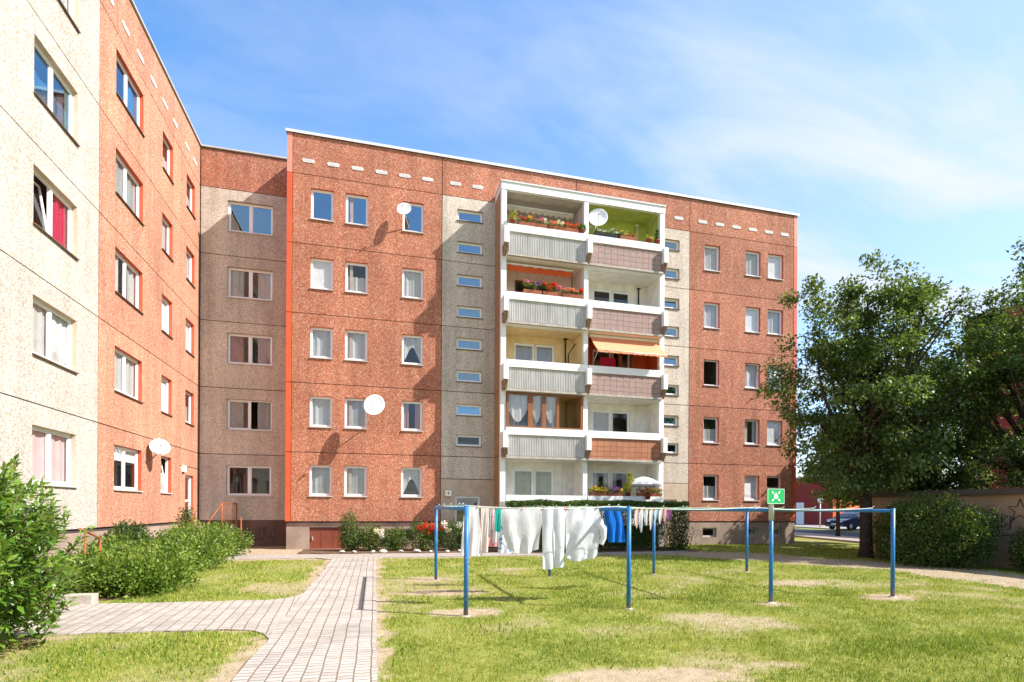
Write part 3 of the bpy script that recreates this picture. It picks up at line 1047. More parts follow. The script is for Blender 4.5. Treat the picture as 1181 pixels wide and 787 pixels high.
for (c, k), o in spec.items():
    a, b = cols[c]
    WIN.append((a, FZ[k] + 1.05, b, FZ[k] + 2.29, dict(o)))
SZ = [14.12, 12.74, 11.31, 9.96, 8.57, 7.17, 5.71, 4.38]
for i, z in enumerate(SZ):
    g_ = 'glass_sky_blue' if i < 7 else 'glass'
    WIN.append((3.39, z, 4.51, z + 0.48, dict(glass_=g_, fw=0.05)))
    WIN.append((13.04, z, 14.13, z + 0.48, dict(fw=0.05, tilt=0 if i in (2, 4, 6) else None, glass_='glass_sky_blue')))
WIN.append((13.2, 1.70, 14.05, 2.16, dict(fw=0.05)))
holes_m = [w[:4] for w in WIN]
DOOR = (3.37, 0.0, 4.47, 2.22)
holes_m.append(DOOR)
BASEM = [(0.95, 0.34, 1.65, 0.80), (2.0, 0.34, 2.6, 0.80), (15.5, 0.34, 16.27, 0.80), (17.9, 0.34, 18.65, 0.80), (19.3, 0.34, 20.05, 0.80)]
HATCH = (-2.55, 0.0, -1.15, 0.88)
# loggia window and door openings
LOG = []
for k in range(5):
    for s, (a, b, c) in enumerate(((5.95, 6.90, 7.84), (9.68, 10.62, 11.56))):
        LOG.append((a, FZ[k] + 0.95, b, FZ[k] + 2.33))
        LOG.append((b + 0.03, FZ[k] + 0.06, c, FZ[k] + 2.33))
grow = lambda h, e: (h[0] - e, h[1] - e, h[2] + e, h[3] + e)

core = MB(tfm)
core.wall(-3.40, 20.80, 0.0, 16.7, [grow(h, 0.02) for h in holes_m + BASEM + [HATCH] + LOG], -0.045, -0.12, 0, 0, False, False)
core.build('wall_core', M['core'], main)


def panels(root, tf, regions, holes, rname):
    """one mesh per precast panel: regions are (u0,u1,z0,z1,material,reveal)"""
    for (u0, u1, z0, z1, mt, rv) in regions:
        mb = MB(tf)
        mb.wall(u0 + G_, u1 - G_, z0 + G_, z1 - G_, holes, 0.0, -0.20)
        mb.build('wall_panel', [M[mt], M[rv]], root)


reg = []
ZT = 16.70
for (a, b) in ((-3.26, 2.74), (14.68, 20.66)):
    for k in range(5):
        reg.append((a, b, FZ[k], FZ[k + 1], 'orange', 'reveal_red'))
for (a, b) in ((-3.26, 2.74), (2.74, 8.84), (8.84, 14.68), (14.68, 20.66)):
    reg.append((a, b, FZ[5], ZT, 'orange', 'reveal_red'))
for (a, b) in ((2.74, 5.10), (12.56, 14.68)):
    for k in range(1, 5):
        reg.append((a, b, FZ[k], FZ[k + 1], 'tan', 'reveal_tan'))
    reg.append((a, b, 2.94, FZ[1], 'tan', 'reveal_tan'))
    reg.append((a, b, 0.0, 2.94, 'beige', 'reveal_tan'))
panels(main, tfm, reg, holes_m, 'main')
# plinth, set back below the first panels
for (a, b) in ((-3.42, 2.72), (14.70, 20.82)):
    mb = MB(lambda u, d, z: (u, YM + 0.03 - d, z))
    zb_ = 0.90 if a < 0 else 1.05
    mb.wall(a, b, -0.2, zb_, BASEM + [HATCH], 0.0, -0.25, 0, 0)
    mb.build('plinth', [M['plinth']], main)
    mb = MB(lambda u, d, z: (u, YM + 0.035 - d, z))
    mb.wall(a, b, zb_ + 0.002, 1.12, [], 0.0, -0.25, 0, 0)
    mb.build('plinth_band_and_shade', [M['plinth_dark_shade']], main)  # brown band on the left; its thin dark line paints shade below the panels
# corner strips
for (a, b) in ((-3.46, -3.262), (20.662, 20.86)):
    for z0, z1, mt in ((1.11, 3.9, 'trim_red'), (3.9, 6.7, 'trim_red'), (6.7, 9.5, 'trim_red'), (9.5, 12.3, 'trim_red'), (12.3, 15.1, 'trim_red'), (15.1, 16.7, 'trim_pink')):
        mb = MB(tfm)
        mb.box((a, -1.95 if a < 0 else -0.4, z0 + G_), (b, 0.012, z1 - G_))
        mb.build('corner_strip', M[mt], main)
# body: side, back and roof walls, floor slabs with partitions inside
mb = MB()
for x in (-3.40, 20.60):
    mb.box((x, YM + 0.25, -0.2), (x + 0.2, YM + 11.5, 16.7))
mb.box((-3.198, YM + 11.3, -0.2), (20.598, YM + 11.5, 16.7))
mb.build('rear_wall', M['orange'], main)
mb = MB()
mb.box((-3.5, YM + 0.06, 16.702), (20.9, YM + 11.6, 16.74))
mb.build('roof', M['roof_felt'], main)
mb = MB()
mb.box((-3.52, YM - 0.07, 16.745), (20.94, YM + 0.18, 16.80))
mb.box((-3.52, YM - 0.07, 16.695), (20.94, YM - 0.05, 16.743))
mb.build('roof_edge', M['cap'], main)
mb = MB()
for z in FZ:
    mb.box((-3.19, YM + 0.14, z - 0.12), (20.59, YM + 5, z - 0.005))
for x in (-0.98, 0.4, 2.8, 5.2, 8.84, 12.5, 14.6, 17.1, 18.9):
    mb.box((x - 0.06, YM + 0.14, 0), (x + 0.06, YM + 4.9, 16.6))
mb.box((-3.18, YM + 4.2, 0), (20.58, YM + 4.3, 16.6))
mb.build('interior_wall', M['interior'], main)
# ventilation slots
slot_u = [-2.65 + 0.952 * i for i in range(6)] + [3.31, 4.28, 14.08] + [15.38 + 0.943 * i for i in range(6)]


def slot_mesh():
    mb = MB()
    n = 8
    pts = []
    for i in range(n + 1):
        q = -math.pi / 2 + math.pi * i / n
        pts.append((0.17 + 0.075 * math.cos(q), 0.075 * math.sin(q)))
    for i in range(n + 1):
        q = math.pi / 2 + math.pi * i / n
        pts.append((-0.17 + 0.075 * math.cos(q), 0.075 * math.sin(q)))
    mb.face([(x, -0.018, z) for x, z in pts])
    for i in range(len(pts)):
        (xa, za), (xb, zb) = pts[i], pts[(i + 1) % len(pts)]
        mb.face([(xa, 0.002, za), (xb, 0.002, zb), (xb, -0.018, zb), (xa, -0.018, za)])
    for x in (-0.12, -0.04, 0.04, 0.12):
        mb.box((x - 0.018, -0.021, -0.028), (x + 0.018, -0.016, 0.028), 1)
    return mesh_of(mb, 'ventilation_slot', [M['slot'], M['sill']])


sm_ = slot_mesh()
for u in slot_u:
    put('ventilation_slot', sm_, main, Vector((u, YM, 15.66)) - main.location)
for (a, b, c, d, o) in WIN:
    o = dict(o)
    sill_c = 'sill' if (a < 3 or a > 14.6) else 'sill_dark'
    add_window(main, tfm, a, b, c, d, 0, sill=sill_c, **o)
for (a, b, c, d) in BASEM:
    add_window(main, tfm, a, b, c, d, 0, name='basement_window', sill=None, setback=0.16, frame='sill', fw=0.04)
# hatch and entrance door
mb = MB(tfm)
mb.box((HATCH[0], -0.14, 0.0), (HATCH[2], -0.10, 0.86))
for x in (HATCH[0] + 0.46, HATCH[0] + 0.93):
    mb.box((x - 0.012, -0.10, 0.03), (x + 0.012, -0.09, 0.84))
h_ = mb.build('cellar_door', M['hatch'], main)
mb = MB(tfm)
mb.box((HATCH[0] + 0.10, -0.085, 0.36), (HATCH[0] + 0.14, -0.05, 0.50))
mb.build('handle', M['galv'], h_)
mb = MB(tfm)
for x0, x1, z0, z1 in ((3.37, 3.45, 0, 2.22), (4.39, 4.47, 0, 2.22), (3.452, 4.388, 2.13, 2.22), (3.452, 4.388, 0, 0.16), (3.452, 4.388, 1.0, 1.1)):
    mb.box((x0, -0.16, z0), (x1, -0.09, z1))
d_ = mb.build('entrance_door', M['upvc'], main)
mb = MB(tfm)
mb.box((3.46, -0.135, 0.16), (4.38, -0.13, 1.0))
mb.box((3.46, -0.135, 1.1), (4.38, -0.13, 2.13))
mb.build('pane', M['glass'], d_)
mb = MB(tfm)
mb.tube([(3.52, -0.05, 0.95), (3.52, -0.05, 1.2)], 0.014)
mb.build('handle', M['galv'], d_)


def text_mesh(s, size, mt, parent, loc, rot, depth=0.004, name='lettering'):
    cu = bpy.data.curves.new(name, 'FONT')
    cu.body = s
    cu.size = size
    cu.align_x, cu.align_y = 'CENTER', 'CENTER'
    cu.extrude = depth
    o = bpy.data.objects.new(name, cu)
    col.objects.link(o)
    dg = bpy.context.evaluated_depsgraph_get()
    me = bpy.data.meshes.new_from_object(o.evaluated_get(dg))
    bpy.data.objects.remove(o)
    me.name = name
    me.materials.clear()
    me.materials.append(mt)
    return put(name, me, parent, loc, rot)


mb = MB(tfm)
mb.box((2.93, 0.002, 2.20), (3.20, 0.09, 2.44))
mb.box((2.915, 0.002, 2.441), (3.215, 0.10, 2.462), 1)
lamp_ = mb.build('house_number_lamp', [M['lamp_glass'], M['galv']], main)
text_mesh('4', 0.19, M['dark'], lamp_, Vector((3.065, YM - 0.094, 2.32)) - main.location, (R(90), 0, 0))

# ---- balcony tower
YF = 21.90
XL_, XC, XR = 5.07, 8.84, 12.60
for k in range(5):
    mb = MB()
    z0, z1 = (0.0 if k == 0 else FZ[k] + G_), (FZ[k + 1] - G_ if k < 4 else 15.30)
    mb.box((XL_, YF + 0.02, z0), (XL_ + 0.16, YM - 0.0, z1))
    mb.build('tower_side_wall', M['tower_side'], main)
    mb = MB()
    mb.box((XR - 0.16, YF + 0.02, z0), (XR, YM - 0.0, z1))
    mb.build('tower_side_wall', M['tower_side'], main)
for x0, x1 in ((XL_ - 0.01, XL_ + 0.21), (XC - 0.10, XC + 0.10), (XR - 0.21, XR + 0.01)):
    mb = MB()
    mb.box((x0, YF - 0.01, 0.0), (x1, YF + 0.20, 15.0))
    mb.build('balcony_post', M['white'], main)
mb = MB()
mb.box((XL_ - 0.02, YF - 0.03, 15.002), (XR + 0.02, YF + 0.14, 15.30))
mb.box((XL_ - 0.02, YF + 0.142, 15.06), (XR + 0.02, YM - 0.01, 15.28))
rf = mb.build('balcony_roof', M['white'], main)
mb = MB()
mb.box((XL_ - 0.05, YF - 0.07, 15.302), (XR + 0.05, YM - 0.012, 15.355))
mb.build('roof_edge', M['cap'], rf)

paint = {('L', 4): 'grey_wall', ('L', 3): 'pink_wall', ('L', 2): 'yellow_wall', ('L', 1): 'enc_wall', ('L', 0): 'white_wall',
         ('R', 4): 'green_wall', ('R', 3): 'white_wall', ('R', 2): 'red_wall', ('R', 1): 'white_wall', ('R', 0): 'white_wall'}
panelm = {'L': 'rib', 'R': 'tile_pink'}
for k in range(5):
    for s, (x0, x1) in (('L', (XL_ + 0.16, XC)), ('R', (XC, XR - 0.16))):
        f = FZ[k]
        side = 0 if s == 'L' else 1
        # floor slab is the balcony itself
        mb = MB()
        mb.box((x0, YF - 0.20, f - 0.14), (x1, YM + 0.02, f + 0.0))
        bal = mb.build('balcony', M['white'], main)
        # painted loggia: back wall with openings, side cheeks, ceiling
        mb = MB(tfm)
        hl = [h for h in LOG if h[0] > x0 and h[2] < x1 and f < h[1] < f + 2.8]
        mb.wall(x0 + 0.002, x1 - 0.002, f + 0.001, f + 2.655 if k < 4 else 15.05, hl, 0.03, -0.16, 0, 0)
        top = f + 2.655 if k < 4 else 15.05
        wx0, wx1 = x0 + (0.004 if s == 'L' else 0.104), x1 - (0.104 if s == 'L' else 0.004)
        if s == 'L':
            mb.box((wx0, -0.0 + 0.035, f + 0.002), (wx0 + 0.02, 1.02, top))
            mb.box((XC - 0.10, 0.035, f + 0.002), (XC - 0.003, 1.02, top))
        else:
            mb.box((XC + 0.003, 0.035, f + 0.002), (XC + 0.10, 1.02, top))
            mb.box((wx1 - 0.02, 0.035, f + 0.002), (wx1, 1.02, top))
        mb.box((x0 + 0.12, 0.035, top - 0.012), (x1 - 0.12, 1.02, top - 0.002))
        mb.build('loggia_wall', [M[paint[(s, k)]]], main)
        # parapet: white cap band, infill panel, cheeks, brackets
        mb = MB()
        mb.box((x0 + 0.02, YF - 0.29, f + 0.84), (x1 - 0.02, YF - 0.14, f + 1.14))
        if k == 0:
            mb.box((x0 + 0.02, YF - 0.28, f - 0.14), (x1 - 0.02, YF - 0.15, f + 0.838))
        mb.build('parapet', M['white'], bal)
        if k > 0:
            mb = MB()
            if s == 'L':
                n = 46
                for i in range(n):
                    xa = x0 + 0.10 + (x1 - x0 - 0.20) * i / n
                    xb = x0 + 0.10 + (x1 - x0 - 0.20) * (i + 1) / n
                    w_ = xb - xa
                    for (a, b, ya, yb) in ((0, 0.30, 0, 0), (0.30, 0.5, 0, 0.035), (0.5, 0.8, 0.035, 0.035), (0.8, 1.0, 0.035, 0)):
                        mb.face([(xa + a * w_, YF - 0.235 + ya, f - 0.06), (xa + b * w_, YF - 0.235 + yb, f - 0.06), (xa + b * w_, YF - 0.235 + yb, f + 0.838), (xa + a * w_, YF - 0.235 + ya, f + 0.838)])
                mb.box((x0 + 0.10, YF - 0.195, f - 0.06), (x1 - 0.10, YF - 0.16, f + 0.838))
            else:
                mb.box((x0 + 0.10, YF - 0.235, f - 0.06), (x1 - 0.10, YF - 0.16, f + 0.838))
            mb.build('front_panel', M['rib'] if s == 'L' else M['tile_brown' if k == 1 else 'tile_pink'], bal)
            mb = MB()
            mb.box((x0 + 0.04, YF - 0.27, f - 0.145), (x1 - 0.04, YF - 0.14, f - 0.062))
            mb.build('slab_edge', M['concrete'], bal)
        for cx, ok in ((x0 - 0.05, s == 'L'), (x1 - 0.0, True)):
            if not ok or k == 0:
                continue
            mb = MB()
            mb.box((cx - 0.10, YF - 0.47, f + 0.28), (cx + 0.10, YF - 0.012, f + 0.95))
            mb.build('side_bracket', M['white'] if (s == 'L' or True) else M['bracket'], bal)
            mb = MB()
            mb.hexa([(cx - 0.07, YF - 0.20, f - 0.10), (cx + 0.07, YF - 0.20, f - 0.10), (cx + 0.07, YF - 0.014, f - 0.10), (cx - 0.07, YF - 0.014, f - 0.10),
                     (cx - 0.09, YF - 0.42, f + 0.278), (cx + 0.09, YF - 0.42, f + 0.278), (cx + 0.09, YF - 0.014, f + 0.278), (cx - 0.09, YF - 0.014, f + 0.278)])
            mb.build('bracket_foot', M['bracket'], bal)
LC = {('L', 4): 'sheer', ('L', 3): None, ('L', 2): 'sheer', ('L', 1): None, ('L', 0): 'sheer', ('R', 4): None, ('R', 3): 'half', ('R', 2): None, ('R', 1): 'sheer', ('R', 0): 'sides'}
for i, (a, b, c, d) in enumerate(LOG):
    k = i // 4
    s = 'L' if a < 8.8 else 'R'
    isd = i % 2 == 1
    cur = LC[(s, k)]
    cm = 'drape_green' if (s, k) == ('L', 0) else 'drape_grey' if (s, k) in (('L', 2), ('R', 0)) else 'sheer'
    if (s, k) == ('R', 1) and isd:
        cur = None
    add_window(main, tfm, a, b, c, d, 0, sill=None, setback=0.05, curtain=cur, cmat=cm, name='balcony_door' if isd else 'window',
               frame='brown_wood' if (s, k) in (('L', 3),) else 'upvc')
# downpipes and poles inside the loggias
for (x, k, mt, z1) in ((8.3, 2, 'dark', 2.6), (11.9, 3, 'dark', 2.45), (8.28, 0, 'white', 2.6), (11.85, 1, 'white', 2.6), (11.8, 4, 'white', 2.6), (5.55, 4, 'white', 2.6)):
    mb = MB()
    mb.tube([(x, YM - 0.16, FZ[k] + 0.01), (x, YM - 0.16, FZ[k] + z1)], 0.035)
    mb.lathe([(0.02, 0), (0.09, 0.0), (0.09, 0.03), (0.0, 0.03)], 12, 0, Matrix.Translation((x, YM - 0.16, FZ[k] + z1)))
    mb.build('downpipe', M[mt], main)
mb = MB()
mb.tube([(8.45, YM - 0.14, FZ[2] + 0.01), (8.45, YM - 0.14, FZ[2] + 1.95), (8.66, YM - 0.45, FZ[2] + 2.35)], 0.025)
mb.build('downpipe', M['dark'], main)
# glazed enclosure on the first-floor left balcony
f = FZ[1]
enc = MB()
for x0, x1 in ((5.30, 5.40), (6.24, 6.46), (6.86, 7.04), (7.50, 7.62), (8.60, 8.72)):
    enc.box((x0, YF - 0.06, f + 1.141), (x1, YF + 0.02, f + 2.64))
enc.box((5.30, YF - 0.062, f + 1.142), (8.72, YF + 0.022, f + 1.24))
enc.box((5.30, YF - 0.062, f + 2.56), (8.72, YF + 0.022, f + 2.642))
en = enc.build('glazed_enclosure', M['brown_wood'], main)
for x0, x1 in ((5.40, 6.24), (6.46, 6.86), (7.04, 7.50)):
    mb = MB()
    mb.face([(x0 + 0.002, YF - 0.026, f + 1.242), (x1 - 0.002, YF - 0.026, f + 1.242), (x1 - 0.002, YF - 0.026, f + 2.558), (x0 + 0.002, YF - 0.026, f + 2.558)])
    mb.build('pane', M['glass'], en)
    me = mesh_of(curtain_mesh(x1 - x0 - 0.02, 1.30, 'swag', int(x0 * 100)), 'curtain', M['sheer'])
    put('curtain', me, en, Vector(((x0 + x1) / 2, YF + 0.06, f + 1.25)) - main.location)
mb = MB()
ca = R(68)
cx0, cy0 = 8.60, YF + 0.02


def cas(u, v, z):
    return (cx0 - u * math.cos(ca) - v * math.sin(ca), cy0 + u * math.sin(ca) - v * math.cos(ca), f + z)


mb.tf = cas
for u0, u1, z0, z1 in ((0, 0.08, 1.25, 2.55), (0.86, 0.94, 1.25, 2.55), (0.08, 0.86, 1.25, 1.33), (0.08, 0.86, 2.47, 2.55)):
    mb.box((u0, -0.02, z0), (u1, 0.02, z1), 0)
mb.face([(0.081, 0, 1.331), (0.859, 0, 1.331), (0.859, 0, 2.469), (0.081, 0, 2.469)], 1)
cs = mb.build('open_casement', [M['brown_wood'], M['glass']], en)


# awnings are fixed to their balconies
def awning(name, x0, x1, ztop, ytop, zbot, ybot, val, mt, scallop, lab=None):
    mb = MB()
    mb.box((x0, ytop - 0.06, ztop), (x1, ytop + 0.08, ztop + 0.11), 1)
    a = mb.build(name, [M[mt], M['upvc']], main)
    mb = MB()
    n = 60

    def fab(u, v):
        sag = 0.05 * math.sin(math.pi * v)
        return (x0 + 0.04 + u * (x1 - x0 - 0.08), ytop - 0.04 + (ybot - ytop) * v, ztop + 0.02 + (zbot - ztop) * v - sag * abs(ybot - ytop))
    if abs(ybot - ytop) > 0.2:
        mb.grid(fab, n, 10)

    def vl(u, v):
        q = 0.5 + 0.5 * math.cos(u * (x1 - x0) * 2 * math.pi / 0.27)
        return (x0 + 0.04 + u * (x1 - x0 - 0.08), ybot - 0.05 - 0.01 * math.sin(u * 40), zbot + 0.02 - v * (val - scallop * q))
    mb.grid(vl, 120, 2)
    mb.build('fabric', M[mt], a)
    mb = MB()
    mb.tube([(x0 + 0.03, ybot - 0.03, zbot + 0.015), (x1 - 0.03, ybot - 0.03, zbot + 0.015)], 0.022)
    for x in (x0 + 0.06, x1 - 0.06):
        if abs(ybot - ytop) > 0.2:
            mb.tube([(x, YF + 0.1, FZ[2] + 1.16), (x, ybot - 0.03, zbot)], 0.015)
    mb.build('rail', M['galv'], a)
    return a


awning('awning', 5.42, 8.50, FZ[4] + 2.40, YM - 0.45, FZ[4] + 2.40, YM - 0.5, 0.22, 'awning_cream', 0.09)
awning('awning', 5.32, 8.30, FZ[3] + 2.46, YF + 0.30, FZ[3] + 2.46, YF + 0.26, 0.30, 'awning_red', 0.06)
awning('awning', 9.08, 12.42, FZ[2] + 2.53, YF + 0.24, FZ[2] + 1.70, YF - 0.62, 0.10, 'awning_orange', 0.02)
mb = MB()
for x in (5.33, 8.29):
    mb.tube([(x, YF + 0.27, FZ[3] + 0.02), (x, YF + 0.27, FZ[3] + 2.5)], 0.02)
mb.build('awning_post', M['dark'], main)
# red privacy cloth and panels on the awning balcony
mb = MB()
mb.grid(lambda u, v: (9.7 + 0.75 * u, YF + 0.45 + 0.03 * math.sin(u * 22), FZ[2] + 0.2 + v * (1.55 - 0.0 * u)), 24, 2)
mb.build('privacy_cloth', M['drape_red'], main)
mb = MB()
for x in (10.9, 11.55):
    mb.box((x, YM - 0.20, FZ[2] + 0.02), (x + 0.16, YM - 0.06, FZ[2] + 2.4))
mb.build('dark_post', M['brown_wood'], main)

# ------------------------------------------------------------------ left wing with the recessed link
XW, YR = -7.13, 25.08
wing = thing('apartment_wing', (XW, 16.0, 0), 'tall cream and orange side wing along the left edge, with its recessed tan end wall', 'apartment block')
tfw = lambda u, d, z: (XW + d, u, z)
tfr = lambda u, d, z: (u, YR - d, z)
WW = []
for k in range(5):
    z0, z1 = FZ[k] + 1.07, FZ[k] + 2.33
    o = [dict(curtain='sheer', cmat='cloth_blush'), dict(curtain='sheer', tilt=1), dict(curtain='one', cmat='drape_red', tilt=0), dict(glass_='glass_sky_blue', curtain='half', cmat='drape_grey'), dict(curtain='sheer')][k]
    WW.append((13.77, z0, 15.52, z1, dict(n=2, **o)))
    WW.append((9.4, z0, 11.15, z1, dict(n=2, curtain='sheer')))
    WW.append((5.0, z0, 6.75, z1, dict(n=2, curtain='sheer')))
    o = [dict(curtain='halfblind'), dict(curtain='sheer'), dict(curtain='sides'), dict(curtain='sheer', cmat='drape_grey'), dict(glass_='glass_sky_blue', curtain='one')][k]
    WW.append((17.54, z0, 19.39, z1, dict(n=2, **o)))
    o = [dict(curtain='half', tilt=0), dict(curtain='blind'), dict(curtain='blind'), dict(curtain='sheer'), dict(curtain='half')][k]
    WW.append((20.98, z0, 21.96, z1, o))
    if k:
        WW.append((23.42, z0, 24.42, z1, [None, dict(curtain='half', cmat='drape_grey'), dict(curtain='blind'), dict(curtain='sheer'), dict(curtain='half')][k]))
WDOOR = (23.46, 0.92, 24.42, 2.92)
holes_w = [w[:4] for w in WW] + [WDOOR]
core = MB(tfw)
core.wall(-2.0, YR - 0.02, 0.0, 16.7, [grow(h, 0.02) for h in holes_w], -0.045, -0.12, 0, 0, False, False)
core.build('wall_core', M['core'], wing)
reg = []
bays = ((2.2, 9.4 - 0.9, 'cream', 'reveal_cream'), (8.5, 16.6, 'cream', 'reveal_cream'), (16.6, 22.83, 'orange_light', 'reveal_red'), (22.83, YR, 'orange_light', 'reveal_red'))
for a, b, mt, rv in bays:
    for k in range(5):
        if k == 0 and a > 22:
            reg.append((a, b, 3.25, FZ[1], mt, rv))
            reg.append((a, b, 0.4, 3.25, mt, rv))
        else:
            reg.append((a, b, FZ[k], FZ[k + 1], mt, rv))
    reg.append((a, b, FZ[5], ZT, 'orange_light', rv))
panels(wing, tfw, reg, holes_w, 'wing')
for a, b in ((2.2, 22.82),):
    mb = MB(lambda u, d, z: (XW - 0.03 + d, u, z))
    mb.wall(a, b, -0.2, 1.02, [], 0, -0.2, 0, 0)
    mb.build('plinth', [M['plinth']], wing)
    mb = MB(lambda u, d, z: (XW - 0.05 + d, u, z))
    mb.wall(a, b, 1.022, 1.12, [], 0, -0.2, 0, 0)
    mb.build('plinth_band_and_shade', [M['plinth_dark_shade']], wing)  # thin dark strip painting the shade below the wing panels
# recessed link wall
RW = []
for k in range(5):
    o = [dict(), dict(openl=1, curtain='sides', cmat='drape_grey'), dict(curtain='sides', cmat='drape_pink'), dict(curtain='sides', cmat='sheer'), dict(glass_='glass_sky_blue')][k]
    RW.append((-6.07, FZ[k] + 1.06, -4.31, FZ[k] + 2.34, dict(n=2, **o)))
holes_r = [w[:4] for w in RW]
core = MB(tfr)
core.wall(XW, -3.2, 0.0, 16.7, [grow(h, 0.02) for h in holes_r], -0.045, -0.12, 0, 0, False, False)
core.build('wall_core', M['core'], wing)
reg = [(XW + 0.02, -3.42, FZ[k], FZ[k + 1], 'tan', 'reveal_tan') for k in range(5)] + [(XW + 0.02, -3.42, FZ[5], ZT, 'orange', 'reveal_red')]
panels(wing, tfr, reg, holes_r, 'link')
mb = MB(lambda u, d, z: (u, YR + 0.03 - d, z))
mb.wall(XW, -3.3, -0.2, 1.11, [], 0, -0.2, 0, 0)
pl = mb.build('plinth', [M['plinth_dark_shade']], wing)  # shade of the recess put into the plinth colour
# pale graffiti scrawl on the dark plinth
g_ = random.Random(4)
mb = MB()
for cx, n in ((-5.9, 7), (-5.0, 8), (-4.3, 5)):
    x, z = cx, 0.55
    pts = []
    for i in range(n * 3):
        x += g_.uniform(-0.05, 0.11)
        z = 0.55 + 0.28 * math.sin(i * 1.9 + cx) + g_.uniform(-0.08, 0.08)
        pts.append((x, YR - 0.0 + 0.024, z))
    mb.tube(pts, 0.011, 5)
mb.build('graffiti', M['graffiti_pale'], pl)
mb = MB()
mb.box((XW - 11.5, -2.0, -0.2), (XW - 11.3, YR + 9, 16.7))
mb.box((XW - 11.29, -2.0, -0.2), (XW - 0.05, -1.8, 16.7))
mb.box((XW - 11.29, YR + 8.8, -0.2), (-3.45, YR + 9, 16.7))
mb.box((XW - 0.25, -1.79, -0.2), (XW - 0.003, 2.2, 16.7))
mb.build('rear_wall', M['orange_light'], wing)
mb = MB()
mb.box((XW - 11.4, -2.1, 16.702), (XW - 0.02, YR + 9.1, 16.74))
mb.box((XW - 0.018, YR + 0.05, 16.702), (-3.56, YR + 9.1, 16.74))
mb.build('roof', M['roof_felt'], wing)
mb = MB()
mb.box((XW - 0.12, -2.1, 16.742), (XW + 0.06, YR - 0.062, 16.80))
mb.box((XW - 0.12, YR - 0.06, 16.742), (-3.56, YR + 0.12, 16.80))
mb.build('roof_edge', M['sill'], wing)
mb = MB()
for z in FZ:
    mb.box((XW - 5, -1.7, z - 0.12), (XW - 0.14, YR - 0.2, z - 0.005))
    mb.box((XW + 0.05, YR + 0.14, z - 0.12), (-3.5, YR + 5, z - 0.005))
for y in (3.8, 8.5, 12.5, 16.6, 20.2, 22.83):
    mb.box((XW - 4.9, y - 0.06, 0), (XW - 0.14, y + 0.06, 16.6))
mb.box((XW - 4.3, -1.7, 0), (XW - 4.2, YR + 4.9, 16.6))
mb.box((XW + 0.05, YR + 4.0, 0), (-3.5, YR + 4.1, 16.6))
mb.build('interior_wall', M['interior'], wing)
for u in (14.1, 15.1, 17.1, 18.1, 19.12, 20.14, 21.16, 22.14, 23.44, 24.37):
    o = put('ventilation_slot', sm_, wing, Vector((XW, u, 15.66)) - wing.location, (0, 0, R(90)))
for (a, b, c, d, o) in WW:
    add_window(wing, tfw, a, b, c, d, R(90), sill='sill_dark' if b > 3 else 'sill', **o)
for (a, b, c, d, o) in RW:
    add_window(wing, tfr, a, b, c, d, 0, sill='sill', **o)
mb = MB(tfw)
a, b, c, d = WDOOR
for x0, x1, z0, z1 in ((a, a + 0.08, b, d), (c - 0.08, c, b, d), (a + 0.082, c - 0.082, d - 0.09, d), (a + 0.082, c - 0.082, b, b + 0.2), (a + 0.082, c - 0.082, b + 0.95, b + 1.04)):
    mb.box((x0, -0.16, z0), (x1, -0.09, z1))
dw = mb.build('entrance_door', M['upvc'], wing)
mb = MB(tfw)
mb.box((a + 0.08, -0.135, b + 0.2), (c - 0.08, -0.13, d - 0.09))
mb.build('pane', M['glass'], dw)
mb = MB(tfw)
mb.box((23.05, 0.002, 3.02), (23.32, 0.09, 3.26))
mb.build('house_number_lamp', M['lamp_glass'], wing)
mb = MB()
mb.box((XW + 0.001, 22.7, -0.1), (XW + 1.5, 25.0, 0.90))
for i in range(5):
    mb.box((XW + 0.001, 22.7 - 0.28 * (i + 1), -0.1), (XW + 1.5, 22.698 - 0.28 * i, 0.75 - 0.17 * i))
mb.build('entrance_steps', M['concrete'], wing)

# ------------------------------------------------------------------ satellite dishes


def dish(loc, dia, facing, label, wall, mt='white'):
    """facing: unit-ish vector of the dish axis; wall: point on the wall where its arm is bolted"""
    r = thing('satellite_dish', loc, label, 'satellite dish')
    q = Vector(facing).to_track_quat('Z', 'Y')
    M4 = Matrix.Translation(loc) @ q.to_matrix().to_4x4() @ Matrix.Diagonal((1.0, 1.12, 1.0, 1.0))
    R_ = dia / 2
    mb = MB()
    prof = [(R_ * i / 8, 0.10 * dia * (i / 8) ** 2) for i in range(9)] + [(R_ * 1.03, 0.10 * dia), (R_ * 1.03, 0.10 * dia - 0.02)] + [(R_ * i / 8, 0.10 * dia * (i / 8) ** 2 - 0.02) for i in range(8, -1, -1)]
    mb.lathe(prof, 28, 0, M4)
    mb.build('reflector', M[mt], r)
    low = M4 @ Vector((0, -R_ * 1.0, 0.10 * dia))
    feed = M4 @ Vector((0, -R_ * 0.55, dia * 0.62))
    mb = MB()
    mb.tube([low, feed], 0.014)
    mb.build('feed_arm', M['galv'], r)
    mb = MB()
    back = M4 @ Vector((0, 0, 0.25 * dia))
    ax = (back - feed).normalized()
    mb.tube([feed - ax * 0.07, feed + ax * 0.03, feed + ax * 0.06], [0.025, 0.03, 0.045], 10)
    mb.build('feed_horn', M['sill'], r)
    mb = MB()
    bk = M4 @ Vector((0, 0, -0.03))
    mb.tube([bk, (bk.x, bk.y, bk.z - 0.10), wall], 0.02)
    mb.build('wall_bracket', M['galv'], r)
    return r


